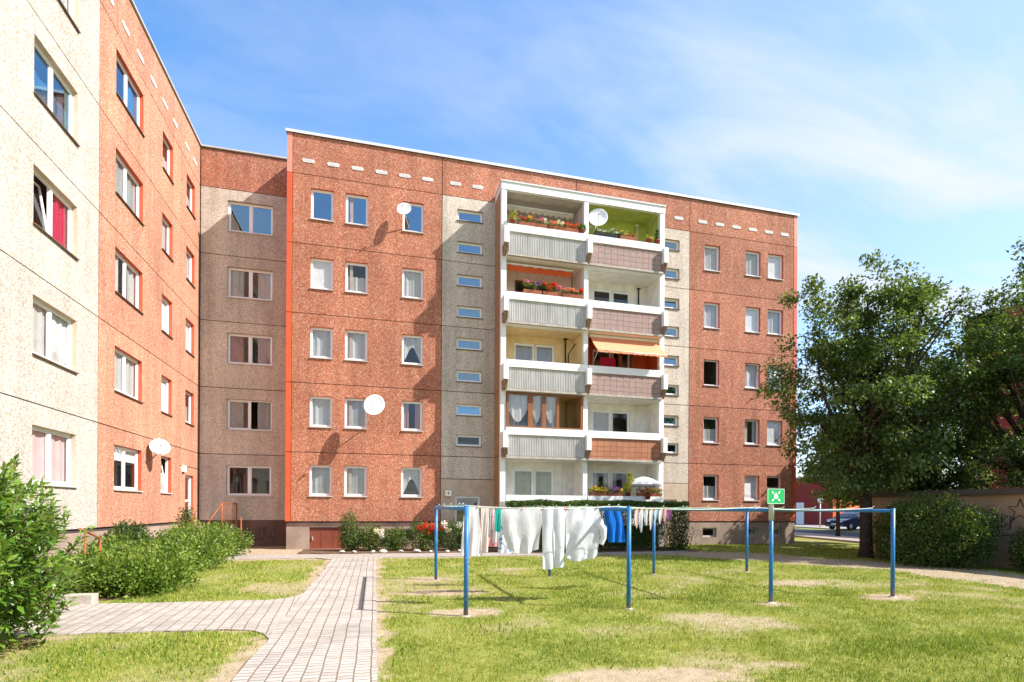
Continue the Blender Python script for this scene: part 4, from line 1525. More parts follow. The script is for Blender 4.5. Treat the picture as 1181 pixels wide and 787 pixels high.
dish((1.12, YM - 0.40, 14.02), 0.56, (-0.25, -1, 0.38), 'small white satellite dish by a top-floor window, throwing a shadow on orange wall', (1.35, YM, 13.5))
dish((-0.02, YM - 0.80, 5.78), 0.80, (-0.2, -1, 0.35), 'large round white satellite dish beside a middle-height window, long shadow below left', (-0.28, YM - 0.1, 5.1))
dish((-6.78, 19.85, 3.60), 0.56, (0.45, -1, 0.7), 'white satellite dish on the side wing over its ground-floor windows', (-7.1, 20.0, 3.2))
dish((9.40, YF + 0.05, 14.38), 0.80, (-0.35, -1, 0.30), 'big white satellite dish in front of the lime green top balcony', (8.95, YF + 0.18, 13.9))
dish((19.45, YM - 0.35, 8.45), 0.42, (-0.5, -1, 0.3), 'small grey satellite dish on a window next to the tree crown', (19.3, YM - 0.05, 8.2), 'galv')

# ------------------------------------------------------------------ balcony plants, parasol, furniture


def blob_leaves(name, boxes, n, L, W, mat, parent, seed=1, spread=(1, 1, 1), upb=0.4):
    g = np.random.default_rng(seed)
    c = np.array([b[:3] for b in boxes])
    r = np.array([b[3] for b in boxes])
    k = g.integers(0, len(boxes), n)
    d = unit(g.normal(size=(n, 3)))
    rad = g.random(n) ** 0.45
    C = c[k] + d * (r[k] * rad)[:, None] * np.array(spread)
    A = d + g.normal(size=(n, 3)) * 0.7 + np.array([0, 0, upb])
    return leaves(name, C, A, L * g.uniform(0.7, 1.3, n), W * g.uniform(0.7, 1.3, n), mat, parent, g.random(n), g=g)


def flower_box(x0, x1, y, z, label, petals, n_f=160, n_l=420, hgt=0.22, leafm='leaf_pot', seed=1, group=None, trough='trough_w', size=0.055):
    r = thing('flower_box', ((x0 + x1) / 2, y, z), label, 'flower box', group)
    mb = MB()
    mb.hexa([(x0 + 0.02, y - 0.07, z), (x1 - 0.02, y - 0.07, z), (x1 - 0.02, y + 0.07, z), (x0 + 0.02, y + 0.07, z),
             (x0, y - 0.10, z + 0.15), (x1, y - 0.10, z + 0.15), (x1, y + 0.10, z + 0.15), (x0, y + 0.10, z + 0.15)])
    mb.build('trough', M[trough], r)
    g = random.Random(seed)
    n = max(3, int((x1 - x0) / 0.16))
    bl = [(x0 + (x1 - x0) * (i + 0.5) / n, y + g.uniform(-0.05, 0.03), z + 0.15 + hgt * g.uniform(0.2, 0.6), g.uniform(0.10, 0.17)) for i in range(n)]
    blob_leaves('foliage', bl, n_l, 0.07, 0.04, M[leafm], r, seed)
    m_ = len(petals)
    for i, pm in enumerate(petals):
        sub = [(b[0], b[1] - 0.06, b[2] + 0.05, b[3] * 0.85) for j, b in enumerate(bl) if (j * m_) // n == i]
        if sub:
            blob_leaves('blossoms', sub, n_f // m_, size, size, M[pm], r, seed + 7 + i)
    return r


YB = YF - 0.215
flower_box(5.75, 6.95, YB, FZ[4] + 1.142, 'flower box of pink and yellow blossoms on the top left balcony rail', ['petal_red', 'petal_yellow', 'petal_pink', 'petal_pink', 'petal_white'], seed=3, n_f=230)
flower_box(7.05, 8.35, YB, FZ[4] + 1.142, 'flower box of red geraniums on the right half of the top left balcony rail', ['petal_salmon', 'petal_white', 'petal_red', 'petal_red'], seed=4, n_f=260)
flower_box(5.95, 6.75, YB, FZ[3] + 1.142, 'flower box with purple blossoms and trailing green on the left balcony under the red awning', ['petal_pink', 'petal_purple', 'petal_purple'], seed=5, n_f=150, hgt=0.5)
flower_box(6.8, 7.6, YB, FZ[3] + 1.142, 'flower box of tall bright red geraniums below the red awning', ['petal_red', 'petal_red', 'petal_pink'], seed=6, n_f=260, hgt=0.55, size=0.065)
flower_box(7.65, 8.6, YB, FZ[3] + 1.142, 'flower box of salmon geraniums right of the taller red ones', ['petal_salmon', 'petal_salmon', 'petal_red'], seed=7, n_f=300, hgt=0.3)
flower_box(9.1, 10.2, YB, FZ[4] + 1.142, 'sparse flower box with white blossoms in front of the lime green loggia', ['petal_white', 'petal_white'], seed=8, n_f=40, n_l=260, trough='dark')
flower_box(10.3, 11.1, YB, FZ[4] + 1.142, 'flower box with a few yellow and red blossoms on the lime green balcony', ['petal_yellow', 'petal_red'], seed=9, n_f=60, n_l=300, hgt=0.3)
flower_box(8.95, 9.75, YB, FZ[0] + 1.142, 'flower box of yellow-orange blossoms on the lowest right balcony rail', ['petal_yellow', 'petal_yellow'], seed=10, n_f=160)
flower_box(9.8, 10.5, YB, FZ[0] + 1.142, 'flower box of purple and yellow pansies beside the yellow-leaved shrub', ['petal_purple', 'petal_purple', 'petal_yellow'], seed=11, n_f=150)
flower_box(11.2, 12.4, YB, FZ[0] + 1.142, 'flower box of orange-yellow blossoms under the white parasol', ['petal_red', 'petal_yellow', 'petal_yellow'], seed=12, n_f=170)


def potted(loc, label, boxes, leafm, n, L, W, potr=0.12, poth=0.2, petal=None, stem=True, seed=1):
    r = thing('potted_plant', loc, label, 'potted plant')
    x, y, z = loc
    mb = MB()
    mb.lathe([(0, 0), (potr * 0.7, 0), (potr, poth), (potr * 1.06, poth), (potr * 1.06, poth - 0.03)], 16, 0, Matrix.Translation(loc))
    mb.build('pot', M['pot'], r)
    if stem:
        mb = MB()
        for b in boxes:
            mb.tube([(x, y, z + poth * 0.8), (b[0], b[1], b[2])], [0.012, 0.006], 6)
        mb.build('stem', M['twig'], r)
    blob_leaves('foliage', boxes, n, L, W, M[leafm], r, seed)
    if petal:
        blob_leaves('blossoms', [(b[0], b[1] - 0.05, b[2], b[3] * 1.0) for b in boxes], n // 3, 0.05, 0.05, M[petal], r, seed + 3)
    return r


z = FZ[4] + 1.142
potted((5.48, YB, z), 'bushy yellow-green pot plant at the left end of the top balcony rail', [(5.46, YB, z + 0.35, 0.16), (5.5, YB, z + 0.22, 0.16), (5.58, YB, z + 0.45, 0.10)], 'leaf_yellow', 260, 0.08, 0.04)
potted((8.52, YB, z), 'dark green pot plant at the right end of the top left balcony rail', [(8.47, YB, z + 0.3, 0.17), (8.6, YB, z + 0.24, 0.15)], 'leaf_pot', 260, 0.10, 0.05)
potted((11.7, YB, z), 'low pot plant beside the cactus-like plant on the lime green balcony', [(11.66, YB, z + 0.24, 0.14), (11.84, YB, z + 0.22, 0.1)], 'leaf_yellow', 200, 0.09, 0.03)
potted((12.1, YB, z), 'upright dark green cactus-like pot plant by the right post of the lime green balcony', [(12.1, YB, z + 0.28, 0.1), (12.1, YB, z + 0.45, 0.1), (12.12, YB, z + 0.6, 0.08)], 'leaf_hedge', 320, 0.06, 0.03)
z = FZ[0] + 1.142
potted((10.78, YB, z), 'tall yellow-leaved shrub in a pot on the lowest right balcony', [(10.78, YB, z + 0.45, 0.22), (10.85, YB, z + 0.75, 0.2), (10.72, YB, z + 0.28, 0.2), (10.86, YB, z + 0.95, 0.1)], 'leaf_yellow', 520, 0.10, 0.045)
potted((11.62, YF - 0.43, z - 0.14), 'red pot with crimson blossoms hung outside the lowest right balcony', [(11.62, YF - 0.43, z + 0.10, 0.12), (11.72, YF - 0.43, z + 0.08, 0.1)], 'leaf_pot', 120, 0.06, 0.03, petal='petal_red', stem=False)
# parasol
pr = thing('parasol', (11.65, YF + 0.05, FZ[0]), 'open white parasol with a grey scalloped hem on the lowest balcony', 'parasol')
mb = MB()
mb.tube([(11.65, YF + 0.05, FZ[0] + 0.04), (11.65, YF + 0.05, FZ[0] + 2.02)], 0.018)
mb.build('pole', M['galv'], pr)
mb = MB()


def can(u, v):
    a = u * 2 * math.pi
    rr = 0.84 * v
    rib = 1 - 0.035 * (0.5 - 0.5 * math.cos(8 * a)) * v
    return (11.65 + rr * math.cos(a) * rib, YF + 0.05 + rr * math.sin(a) * rib, FZ[0] + 2.03 - 0.36 * v ** 1.7)


mb.grid(can, 48, 8)
cn = mb.build('canopy', M['parasol'], pr)
mb = MB()


def hem(u, v):
    a = u * 2 * math.pi
    rib = 1 - 0.035 * (0.5 - 0.5 * math.cos(8 * a))
    return (11.65 + 0.84 * math.cos(a) * rib, YF + 0.05 + 0.84 * math.sin(a) * rib, FZ[0] + 1.67 - v * (0.07 + 0.03 * math.cos(24 * a)))


mb.grid(hem, 96, 1)
mb.build('valance', M['cloth_grey'], cn)
# folding table on the white first-floor balcony
tb = thing('folding_table', (11.5, YM - 0.35, FZ[1]), 'small dark metal table on the first-floor white balcony', 'table')
mb = MB()
mb.box((11.15, YM - 0.6, FZ[1] + 1.22), (11.85, YM - 0.15, FZ[1] + 1.25))
mb.build('tabletop', M['dark'], tb)
for x in (11.2, 11.8):
    for y in (YM - 0.55, YM - 0.2):
        mb = MB()
        mb.tube([(x, y, FZ[1] + 0.005), (x, y, FZ[1] + 1.22)], 0.02)
        mb.build('leg', M['dark'], tb)

# ------------------------------------------------------------------ drying frames, lines, laundry
FR = [1.41, 4.22, 7.08, 9.90]
YFp, YRp = 8.45, 12.75
labs = ['leftmost blue drying frame beside the paved path', 'second blue drying frame from the left, beside the blue jeans', 'blue drying frame that holds the green sign', 'rightmost blue drying frame with nothing on it']
for i, x in enumerate(FR):
    fr = thing('drying_frame', (x, (YFp + YRp) / 2, 0), labs[i], 'clothes frame', 'blue drying frames on the lawn')
    h = 1.72
    for y in (YFp, YRp):
        mb = MB()
        mb.tube([(x, y, -0.1), (x, y, h + 0.02)], 0.037, 14)
        mb.build('post', M['blue_paint'], fr)
    mb = MB()
    mb.tube([(x, YFp + 0.03, h - 0.03), (x, YRp - 0.03, h - 0.03)], 0.033, 14)
    mb.build('crossbar', M['blue_paint'], fr)
    for y in (8.9, 9.3, 10.4, 11.4, 12.3):
        mb = MB()
        mb.tube([(x, y, h + 0.0), (x, y, h + 0.045), (x + 0.03, y, h + 0.06)], 0.006, 6)
        mb.build('line_hook', M['galv'], fr)
    for y in (YFp, YRp):
        mb = MB()
        mb.lathe([(0.0, 0.026), (0.06, 0.024), (0.085, 0.012), (0.10, -0.02)], 9, 0, Matrix.Translation((x, y, -0.02)))
        mb.build('footing', M['concrete'], fr)
lines_y = [8.9, 9.3, 10.4, 11.4, 12.3]
ln_lab = ['front clothesline with nothing pegged on it', 'clothesline carrying the white trousers and the big white shirt', 'clothesline carrying the white sheet, jeans and underwear', 'clothesline behind the sheet carrying the blue print towel', 'rear clothesline in front of the dark hedge']
M['line_green'] = plain('pale_green_line', (0.45, 0.62, 0.35), 0.6)


def line_z(x):
    for a, b in zip(FR[:-1], FR[1:]):
        if a <= x <= b:
            q = (x - a) / (b - a)
            return 1.745 - 0.05 * 4 * q * (1 - q)
    return 1.745


for y, lb in zip(lines_y, ln_lab):
    mb = MB()
    mb.tube([(x, y, line_z(x)) for x in np.linspace(FR[0], FR[-1], 61)], 0.0055, 5)
    tag(mb.build('clothesline', M['line_green' if y > 9 else 'white']), lb, 'clothesline')


def cloth(name, label, x0, x1, y, zb, mt, seed=0, left=None, right=None, bottom=None, billow=0.06, cat='laundry', group=None, nu=40, nv=24, shift=0.0):
    g = random.Random(seed)
    ph = [g.uniform(0, 6.3) for _ in range(4)]
    w = x1 - x0
    mb = MB()

    def fn(u, v):
        # v = 0 on the line, 1 at the hem
        lo = x0 + (left(v) if left else 0)
        hi = x1 + (right(v) if right else 0)
        x = lo + (hi - lo) * u + shift * v
        zt = line_z(x0 + w * u) - 0.012 * math.sin(u * math.pi * max(2, w / 0.25)) ** 2
        z = zt + (zb - zt) * v * (1 if bottom is None else bottom(u))
        yy = y + billow * v * (math.sin(u * 2.2 * math.pi * max(1, w / 0.42) + ph[0]) * 0.45 + math.sin(v * 2.6 + ph[1]) * 0.7 + 0.25 * math.sin(u * 17 + v * 5 + ph[2]))
        return (x, yy, z)
    mb.grid(fn, nu, nv)
    return tag(mb.build(name, M[mt]), label, cat, group)


cloth('dress', 'white dress hanging right behind the leftmost blue post', 1.52, 1.76, 9.3, 0.86, 'cloth_white', 1, left=lambda v: -0.06 * v, right=lambda v: 0.10 * v)
cloth('towel', 'long cream towel between the white dress and the pale shirts', 1.82, 1.95, 9.3, 0.92, 'cloth_cream', 2)
cloth('shirt', 'narrow pale blush shirt left of the teal towel', 2.02, 2.14, 10.4, 1.05, 'cloth_blush', 3)
cloth('shirt', 'small grey shirt next to the blush shirt', 2.17, 2.25, 10.4, 1.12, 'cloth_grey', 4)
cloth('shirt', 'narrow white shirt just left of the wide sheet', 2.27, 2.36, 10.4, 1.02, 'cloth_white', 14)
cloth('blouse', 'pink patterned blouse hanging low behind the shirts', 2.22, 2.55, 11.4, 0.86, 'cloth_pink', 5, left=lambda v: -0.03 * v, right=lambda v: 0.04 * v)
cloth('towel', 'narrow teal towel hanging at the left edge of the white sheet', 2.06, 2.17, 9.3, 1.28, 'cloth_teal', 6, billow=0.03)
cloth('towel', 'white towel with blue print showing below the sheet', 2.60, 3.02, 11.4, 0.72, 'cloth_print', 7)
cloth('bed_sheet', 'wide white bed sheet pulled askew, its lower edge rising to the right', 2.42, 3.32, 10.4, 0.80, 'cloth_white', 8, bottom=lambda u: 0.90 + 0.12 * math.sin(u * 3.0), billow=0.10, left=lambda v: 0.10 * v * v, right=lambda v: -0.16 * v, shift=0.05)
# trousers: waist strip with two legs
mb = MB()
y = 9.3
for s, (a, b) in enumerate(((2.93, 3.15), (3.15, 3.37))):
    def leg(u, v, a=a, b=b, s=s):
        taper = 0.04 * v
        gap = 0.035 * max(0.0, v - 0.28)
        lo = a + (0.02 * v if s == 0 else gap - 0.010)
        hi = b + (0.010 - gap if s == 0 else -0.02 * v)
        x = lo + (hi - lo) * u
        z = 1.725 + (0.60 + 0.03 * s - 1.725) * v
        return (x, y + 0.05 * math.sin(u * math.pi) + 0.035 * v * math.sin(v * 4 + s * 2 + u * 4), z)
    mb.grid(leg, 14, 24)
    mb.grid(lambda u, v: (lambda q: (q[0], 2 * y - q[1] + 0.01, q[2]))(leg(u, v)), 14, 24)
pass
tag(mb.build('trousers', M['cloth_white']), 'white trousers with two long legs between the sheet and the big shirt', 'laundry')
# big shirt hung upside down by its hem, sleeves falling at the right
mb = MB()


def shirt(u, v):
    bulge = 0.05 * math.sin(math.pi * v) * math.sin(math.pi * u)
    side = 0.10 * math.exp(-((v - 0.38) / 0.16) ** 2) - 0.10 * max(0, v - 0.5)
    x = 3.37 + 0.03 * v + (0.66 + side) * u
    z = line_z(x) - 0.012 * math.sin(u * math.pi * 3) ** 2 - (0.90 + 0.10 * math.sin(u * 2.4 + 0.3) - 0.05 * u) * v
    fold = 0.030 * math.sin(u * 11 + 1.5 * v) * v + 0.018 * math.sin((u + 0.8 * v) * 15)
    return (x, 9.3 - bulge + fold, z)


mb.grid(shirt, 44, 26)
mb.grid(lambda u, v: (lambda q: (q[0], 18.6 - q[1] + 0.03, q[2] + 0.03 * v))(shirt(u, v)), 44, 26)
sleeve = [(3.98, 9.27, 1.46), (4.10, 9.25, 1.33), (4.11, 9.26, 1.16), (4.06, 9.27, 1.04)]
mb.tube(sleeve, [0.07, 0.065, 0.055, 0.05], 12, caps=False)
tag(mb.build('shirt', M['cloth_white']), 'big white shirt with a drooping sleeve, right of the white trousers', 'laundry')
# jeans
mb = MB()
y = 10.4
for s, (a, b) in enumerate(((4.62, 4.83), (4.80, 5.00))):
    def leg(u, v, a=a, b=b, s=s):
        x = a + (b - a) * u + 0.10 * v
        z = 1.72 + (1.00 - 1.72) * v
        return (x, y - s * 0.03 + 0.045 * math.sin(u * math.pi) + 0.03 * math.sin(v * 7 + u * 5 + s) * v, z)
    mb.grid(leg, 14, 20)
    mb.grid(lambda u, v: (lambda q: (q[0], 2 * y - q[1] - 0.03 * s, q[2]))(leg(u, v)), 14, 20)
tag(mb.build('jeans', M['cloth_blue']), 'bright blue trousers folded over the line beside the second frame', 'laundry')
und = [('cloth_blush', 0.42, 'pink-hemmed cloth first in the row of small pieces by the second frame'), ('cloth_white', 0.50, 'longest white cloth in the row of small pieces'), ('cloth_white', 0.36, 'short white cloth just right of the longest small piece'),
       ('cloth_cream', 0.46, 'cream pointed cloth in the middle of the row of small pieces'), ('cloth_lightblue', 0.26, 'light blue small cloth before the rear post'), ('cloth_white', 0.33, 'white small cloth right of the light blue one'),
       ('cloth_pink', 0.30, 'pink patterned small cloth near the end of the row'), ('cloth_purple', 0.24, 'dark purple small cloth last in the row')]
for i, (mt, ln, lb) in enumerate(und):
    xa = 5.33 + i * 0.112
    w = 0.095
    cloth('small_garment', lb, xa, xa + w, 10.4, 1.70 - ln, mt, 30 + i, left=lambda v: 0.006 - 0.02 * math.sin(v * 3), right=lambda v: -0.035 * v, bottom=lambda u: 0.70 + 0.30 * math.sin(math.pi * min(1, u * 0.8 + 0.1)), billow=0.03, group='small garments in a row on the clothesline', nu=10, nv=10)
pegs = [(2.44, 10.4), (2.86, 10.4), (3.28, 10.4), (2.95, 9.3), (3.35, 9.3), (3.40, 9.3), (4.0, 9.3), (4.64, 10.4), (4.98, 10.4), (1.54, 9.3), (1.74, 9.3), (2.08, 9.3)] + [(5.335 + i * 0.112, 10.4) for i in range(8)]
M['peg'] = plain('red_brown_peg', (0.45, 0.12, 0.05), 0.6)
mb = MB()
mb.box((-0.006, -0.014, -0.035), (0.006, -0.004, 0.035))
mb.box((-0.006, 0.004, -0.035), (0.006, 0.014, 0.035))
mb.box((-0.005, -0.004, 0.0), (0.005, 0.004, 0.012))
pgm = mesh_of(mb, 'clothes_peg', M['peg'])
for x, y in pegs:
    o = bpy.data.objects.new('clothes_peg', pgm)
    col.objects.link(o)
    o.location = (x, y, line_z(x) + 0.005)
    tag(o, 'small reddish clothes peg clipping laundry to the line', 'clothes peg', 'clothes pegs on the drying lines')

# green assembly-point sign on its grey pole
sg = thing('sign', (7.08, YFp, 0), 'green sign with a white assembly symbol on a grey pole beside the blue post', 'sign')
mb = MB()
mb.tube([(7.08, YFp, 1.50), (7.08, YFp, 2.04)], 0.046, 14)
mb.build('post', M['galv'], sg)
sx, sy, sz = 7.125, YFp - 0.062, 1.945
mb = MB()
mb.box((sx - 0.185, sy, sz - 0.14), (sx + 0.185, sy + 0.012, sz + 0.14))
mb.build('panel', M['sign_green'], sg)
mb = MB()


def srect(x0, x1, z0, z1):
    mb.box((sx + x0, sy - 0.004, sz + z0), (sx + x1, sy + 0.001, sz + z1))


def poly(pts):
    mb.face([(sx + a, sy - 0.004, sz + b) for a, b in pts])


srect(-0.18, 0.18, 0.128, 0.136)
srect(-0.18, 0.18, -0.136, -0.128)
srect(-0.18, -0.172, -0.127, 0.127)
srect(0.172, 0.18, -0.127, 0.127)
# square frame, four arrows pointing inwards, group of figures
for q in range(4):
    ca_, sa_ = math.cos(q * math.pi / 2 + math.pi / 4), math.sin(q * math.pi / 2 + math.pi / 4)

    def rt(a, b):
        return (a * ca_ - b * sa_, a * sa_ + b * ca_)
    poly([rt(0.070, 0), rt(0.096, -0.026), rt(0.096, -0.010), rt(0.128, -0.010), rt(0.128, 0.010), rt(0.096, 0.010), rt(0.096, 0.026)])
for fx, fz, s in ((-0.030, -0.006, 1.25), (0.030, -0.006, 1.25), (0.0, 0.010, 1.5)):
    poly([(fx + 0.011 * s * math.cos(a), fz + 0.026 * s + 0.011 * s * math.sin(a)) for a in np.linspace(0, 2 * math.pi, 10)[:-1]])
    poly([(fx - 0.013 * s, fz + 0.012 * s), (fx - 0.010 * s, fz - 0.034 * s), (fx + 0.010 * s, fz - 0.034 * s), (fx + 0.013 * s, fz + 0.012 * s)])
mb.build('emblem', M['white'], sg)

# ------------------------------------------------------------------ vegetation


def limb(a, b, r0, r1, mb, bend=0.15, g=random, n=6):
    a, b = Vector(a), Vector(b)
    L = (b - a).length
    off = Vector((g.uniform(-1, 1), g.uniform(-1, 1), g.uniform(-0.2, 0.8))) * L * bend
    pts = []
    for i in range(n + 1):
        q = i / n
        pts.append(a.lerp(b, q) + off * math.sin(math.pi * q) * 0.6)
    mb.tube(pts, [r0 + (r1 - r0) * i / n for i in range(n + 1)], 7)
    return pts


def tree(label, base, H, cz, rx, rz, trunk_r, n_cl, per, seed, L=0.15, lean=(0, 0), group=None, mat='leaf_tree', top_bias=0.0):
    g = np.random.default_rng(seed)
    rg = random.Random(seed)
    r = thing('broadleaf_tree', base, label, 'tree', group)
    bx, by, bz = base
    cx, cy = bx + lean[0], by + lean[1]
    # clump centres: outline broken up by a lobed radius and by leaving holes
    cl = []
    tries = 0
    lob = [(unit(g.normal(size=(1, 3)))[0], g.uniform(0.12, 0.32)) for _ in range(12)]
    while len(cl) < n_cl and tries < 20000:
        tries += 1
        d = unit(g.normal(size=(1, 3)))[0]
        q = g.random() ** 0.42
        s = 0.80 + sum(a * max(0, float(d @ v)) ** 8 for v, a in lob)
        p = np.array([cx + d[0] * rx * q * s, cy + d[1] * rx * q * s, cz + d[2] * rz * q * s])
        if p[2] < 2.0:
            continue
        # taper towards the top
        up = max(0, (p[2] - cz) / rz)
        p[0] = cx + (p[0] - cx) * (1 - 0.30 * up)
        p[1] = cy + (p[1] - cy) * (1 - 0.30 * up)
        hole = vnoise(p[0] + p[1] * 0.7, p[2] + p[1] * 0.3, 0.75, seed)
        if hole < 0.30:
            continue
        cl.append(p)
    cl = np.array(cl)
    mb = MB()
    th = cz - rz * 0.55
    top = Vector((cx, cy, cz + rz * 0.62))
    tp = [Vector((bx, by, bz - 0.15)), Vector((bx + 0.02, by, bz + 0.4)), Vector((bx + (cx - bx) * 0.3, by, bz + th * 0.6)), Vector((cx * 0.6 + bx * 0.4, cy * 0.6 + by * 0.4, bz + th)), Vector((cx + 0.15, cy - 0.1, cz)), top]
    mb.tube(tp, [trunk_r * 1.35, trunk_r, trunk_r * 0.88, trunk_r * 0.78, trunk_r * 0.42, 0.03], 12)
    mb.build('trunk', M['bark'], r)
    mb = MB()
    order = g.permutation(len(cl))[:46]
    for i in order:
        e = cl[i]
        z0 = bz + th * 0.75 + (e[2] - th * 0.75) * 0.35 * rg.random()
        z0 = max(min(z0, top.z - 0.5), 1.6)
        q = (z0 - th) / max(0.1, top.z - th)
        q = min(max(q, 0), 1)
        a = Vector((cx * 0.5 + bx * 0.5 if q <= 0 else cx, cy, z0))
        limb(a, e, trunk_r * 0.30 * (1 - q) + 0.025, 0.012, mb, 0.16, rg)
    mb.build('limbs', M['bark'], r)
    C, A, T = [], [], []
    for p in cl:
        k = int(per * g.uniform(0.6, 1.4))
        rad = g.uniform(0.36, 0.66)
        d = unit(g.normal(size=(k, 3)))
        pos = p + d * (rad * g.random(k) ** 0.5)[:, None] * np.array([1.1, 1.1, 0.8])
        out = unit((p - np.array([cx, cy, cz]))[None])[0]
        C.append(pos)
        A.append(d * 0.8 + out * 0.6 + g.normal(size=(k, 3)) * 0.6 + np.array([0, 0, -0.25]))
        T.append(np.clip(g.normal(0.42 + 0.25 * (g.random() - 0.5), 0.22, k), 0, 1))
    C, A, T = np.concatenate(C), np.concatenate(A), np.concatenate(T)
    n = len(C)
    leaves('crown', C, A, L * g.uniform(0.6, 1.2, n), L * 0.62 * g.uniform(0.7, 1.25, n), M[mat], r, T, up=np.tile([[0, 0, 1.0]], (n, 1)), g=g)
    return r


tree('tall broadleaf tree at the end of the orange block, its trunk by the dark shrub', (17.16, 15.7, 0), 10.8, 6.55, 3.45, 4.75, 0.21, 265, 160, 21, group='broadleaf trees on the right')
tree('broadleaf tree at the right picture edge hanging over the garage roof', (22.3, 13.6, 0), 11, 5.9, 3.9, 4.6, 0.24, 270, 150, 22, group='broadleaf trees on the right')
tree('broadleaf tree farther back, rising between the two larger crowns', (22.2, 17.6, 0), 11.6, 5.0, 3.0, 3.7, 0.22, 150, 140, 23, L=0.17, group='broadleaf trees on the right')
tree('low bushy tree filling the gap behind the garage roof', (23.6, 21.5, 0), 8, 4.2, 3.0, 3.0, 0.16, 110, 140, 27, L=0.16, group='broadleaf trees on the right')
tree('small light green tree at the roadside behind the end of the orange block', (27.6, 27.2, 0), 7, 4.4, 2.3, 2.2, 0.12, 60, 110, 24, L=0.18, mat='leaf_shrub', group='broadleaf trees on the right')


def bush(name, label, cat, mounds, n, L, W, mat, seed, group=None, upb=0.5, stems=14, ends=0.0, squash=1.0, jitter=0.10, parts=True):
    """dense leafy shell over a set of mounds (x, y, z, rx, ry, rz)"""
    g = np.random.default_rng(seed)
    rg = random.Random(seed)
    m0 = np.array(mounds, float)
    m0[:, 2] *= squash
    m0[:, 5] *= squash
    base = (float(m0[:, 0].mean()), float(m0[:, 1].mean()), 0.0)
    r = thing(name, base, label, cat, group)
    area = m0[:, 3] * m0[:, 5]
    k = g.choice(len(m0), n, p=area / area.sum())
    d = unit(g.normal(size=(n, 3)))
    lump = 0.72 + 0.52 * vnoise(d[:, 0] * 2.5 + m0[k, 0] * 3 + 9, d[:, 2] * 2.5 + d[:, 1] * 2 + m0[k, 1] * 3 + 5, 1.3, seed)
    q = (g.random(n) ** 0.33) * lump
    C = m0[k, :3] + d * m0[k, 3:6] * q[:, None] + g.normal(size=(n, 3)) * jitter * 0.5
    ok = C[:, 2] > 0.02
    C, d = C[ok], d[ok]
    n = len(C)
    A = d * 0.8 + g.normal(size=(n, 3)) * 0.6 + np.array([0, 0, upb])
    cl = vnoise(C[:, 0] * 2 + C[:, 1], C[:, 2] * 2 + C[:, 1], 1.5, seed + 3)
    T = np.clip(0.18 + 0.55 * cl + rg.uniform(-0.12, 0.16) + g.normal(0, 0.16, n), 0, 1)
    leaves('foliage', C, A, L * g.uniform(0.6, 1.3, n), W * g.uniform(0.7, 1.3, n), M[mat], r, T, g=g)
    mb = MB()
    for i in range(stems):
        mm = m0[rg.randrange(len(m0))]
        a = Vector((mm[0] + rg.uniform(-0.3, 0.3) * mm[3], mm[1] + rg.uniform(-0.3, 0.3) * mm[4], -0.03))
        b = Vector((mm[0] + rg.uniform(-0.8, 0.8) * mm[3], mm[1] + rg.uniform(-0.8, 0.8) * mm[4], mm[2] + mm[5] * rg.uniform(0.5, 0.95)))
        limb(a, b, 0.018, 0.006, mb, 0.12, rg, 4)
    mb.build('stems', M['twig'], r)
    return r


def laurel():
    """cherry laurel in the near left corner: upright shoots with whorls of long glossy leaves"""
    g = np.random.default_rng(5)
    rg = random.Random(5)
    r = thing('laurel_bush', (-4.55, 7.3, 0), 'big glossy laurel bush with long bright leaves in the near left corner', 'bush')
    C, A, T, Ls = [], [], [], []
    mb = MB()
    cen = np.array([-4.78, 7.45, 1.12])
    R3 = np.array([1.24, 1.25, 1.28])
    for i in range(1350):
        d = unit(g.normal(size=(1, 3)))[0]
        if d[2] < -0.75:
            continue
        q = 0.35 + 0.7 * g.random() ** 0.6
        lump = 0.88 + 0.26 * float(vnoise(d[0] * 2 + 5, d[2] * 2 + d[1] * 2 + 5, 1.4, 9))
        p = cen + d * R3 * q * lump
        if p[2] < 0.06:
            continue
        ax = unit((d * 0.75 + np.array([0, 0, 0.75]) + g.normal(size=3) * 0.25)[None])[0]
        sl_ = g.uniform(0.16, 0.34)
        a, b = p - ax * sl_, p + ax * sl_ * 0.6
        if i % 2 == 0:
            mb.tube([Vector(a), Vector((a + b) / 2), Vector(b)], [0.007, 0.006, 0.003], 5)
        nl = g.integers(9, 15)
        tone = g.normal(0.42, 0.14)
        for j in range(nl):
            s = j / nl
            ang = j * 2.4 + g.uniform(-0.3, 0.3)
            u = unit(np.cross(ax, [0.3, 0.5, 0.2])[None])[0]
            v = np.cross(ax, u)
            out = u * math.cos(ang) + v * math.sin(ang)
            dirn = out * (1.0 - 0.55 * s) + ax * (0.25 + 0.9 * s) + np.array([0, 0, -0.12])
            dirn /= np.linalg.norm(dirn)
            ll = g.uniform(0.12, 0.18) * (1 - 0.3 * s)
            C.append(a + (b - a) * s + dirn * ll * 0.5)
            A.append(dirn)
            Ls.append(ll)
            T.append(np.clip(tone + 0.40 * s - 0.12 + g.normal(0, 0.13), 0, 1))
    C, A, T, Ls = np.array(C), np.array(A), np.array(T), np.array(Ls)
    leaves('foliage', C, A, Ls, Ls * 0.38, M['leaf_laurel'], r, T, fold=0.18, up=np.tile([[0, 0, 1.0]], (len(C), 1)), g=g)
    for i in range(12):
        limb((-4.8 + rg.uniform(-0.3, 0.3), 7.35 + rg.uniform(-0.3, 0.3), -0.03), (-4.8 + rg.uniform(-0.9, 0.9), 7.35 + rg.uniform(-0.9, 0.9), rg.uniform(0.9, 1.8)), 0.022, 0.007, mb, 0.12, rg)
    mb.build('stems', M['twig'], r)


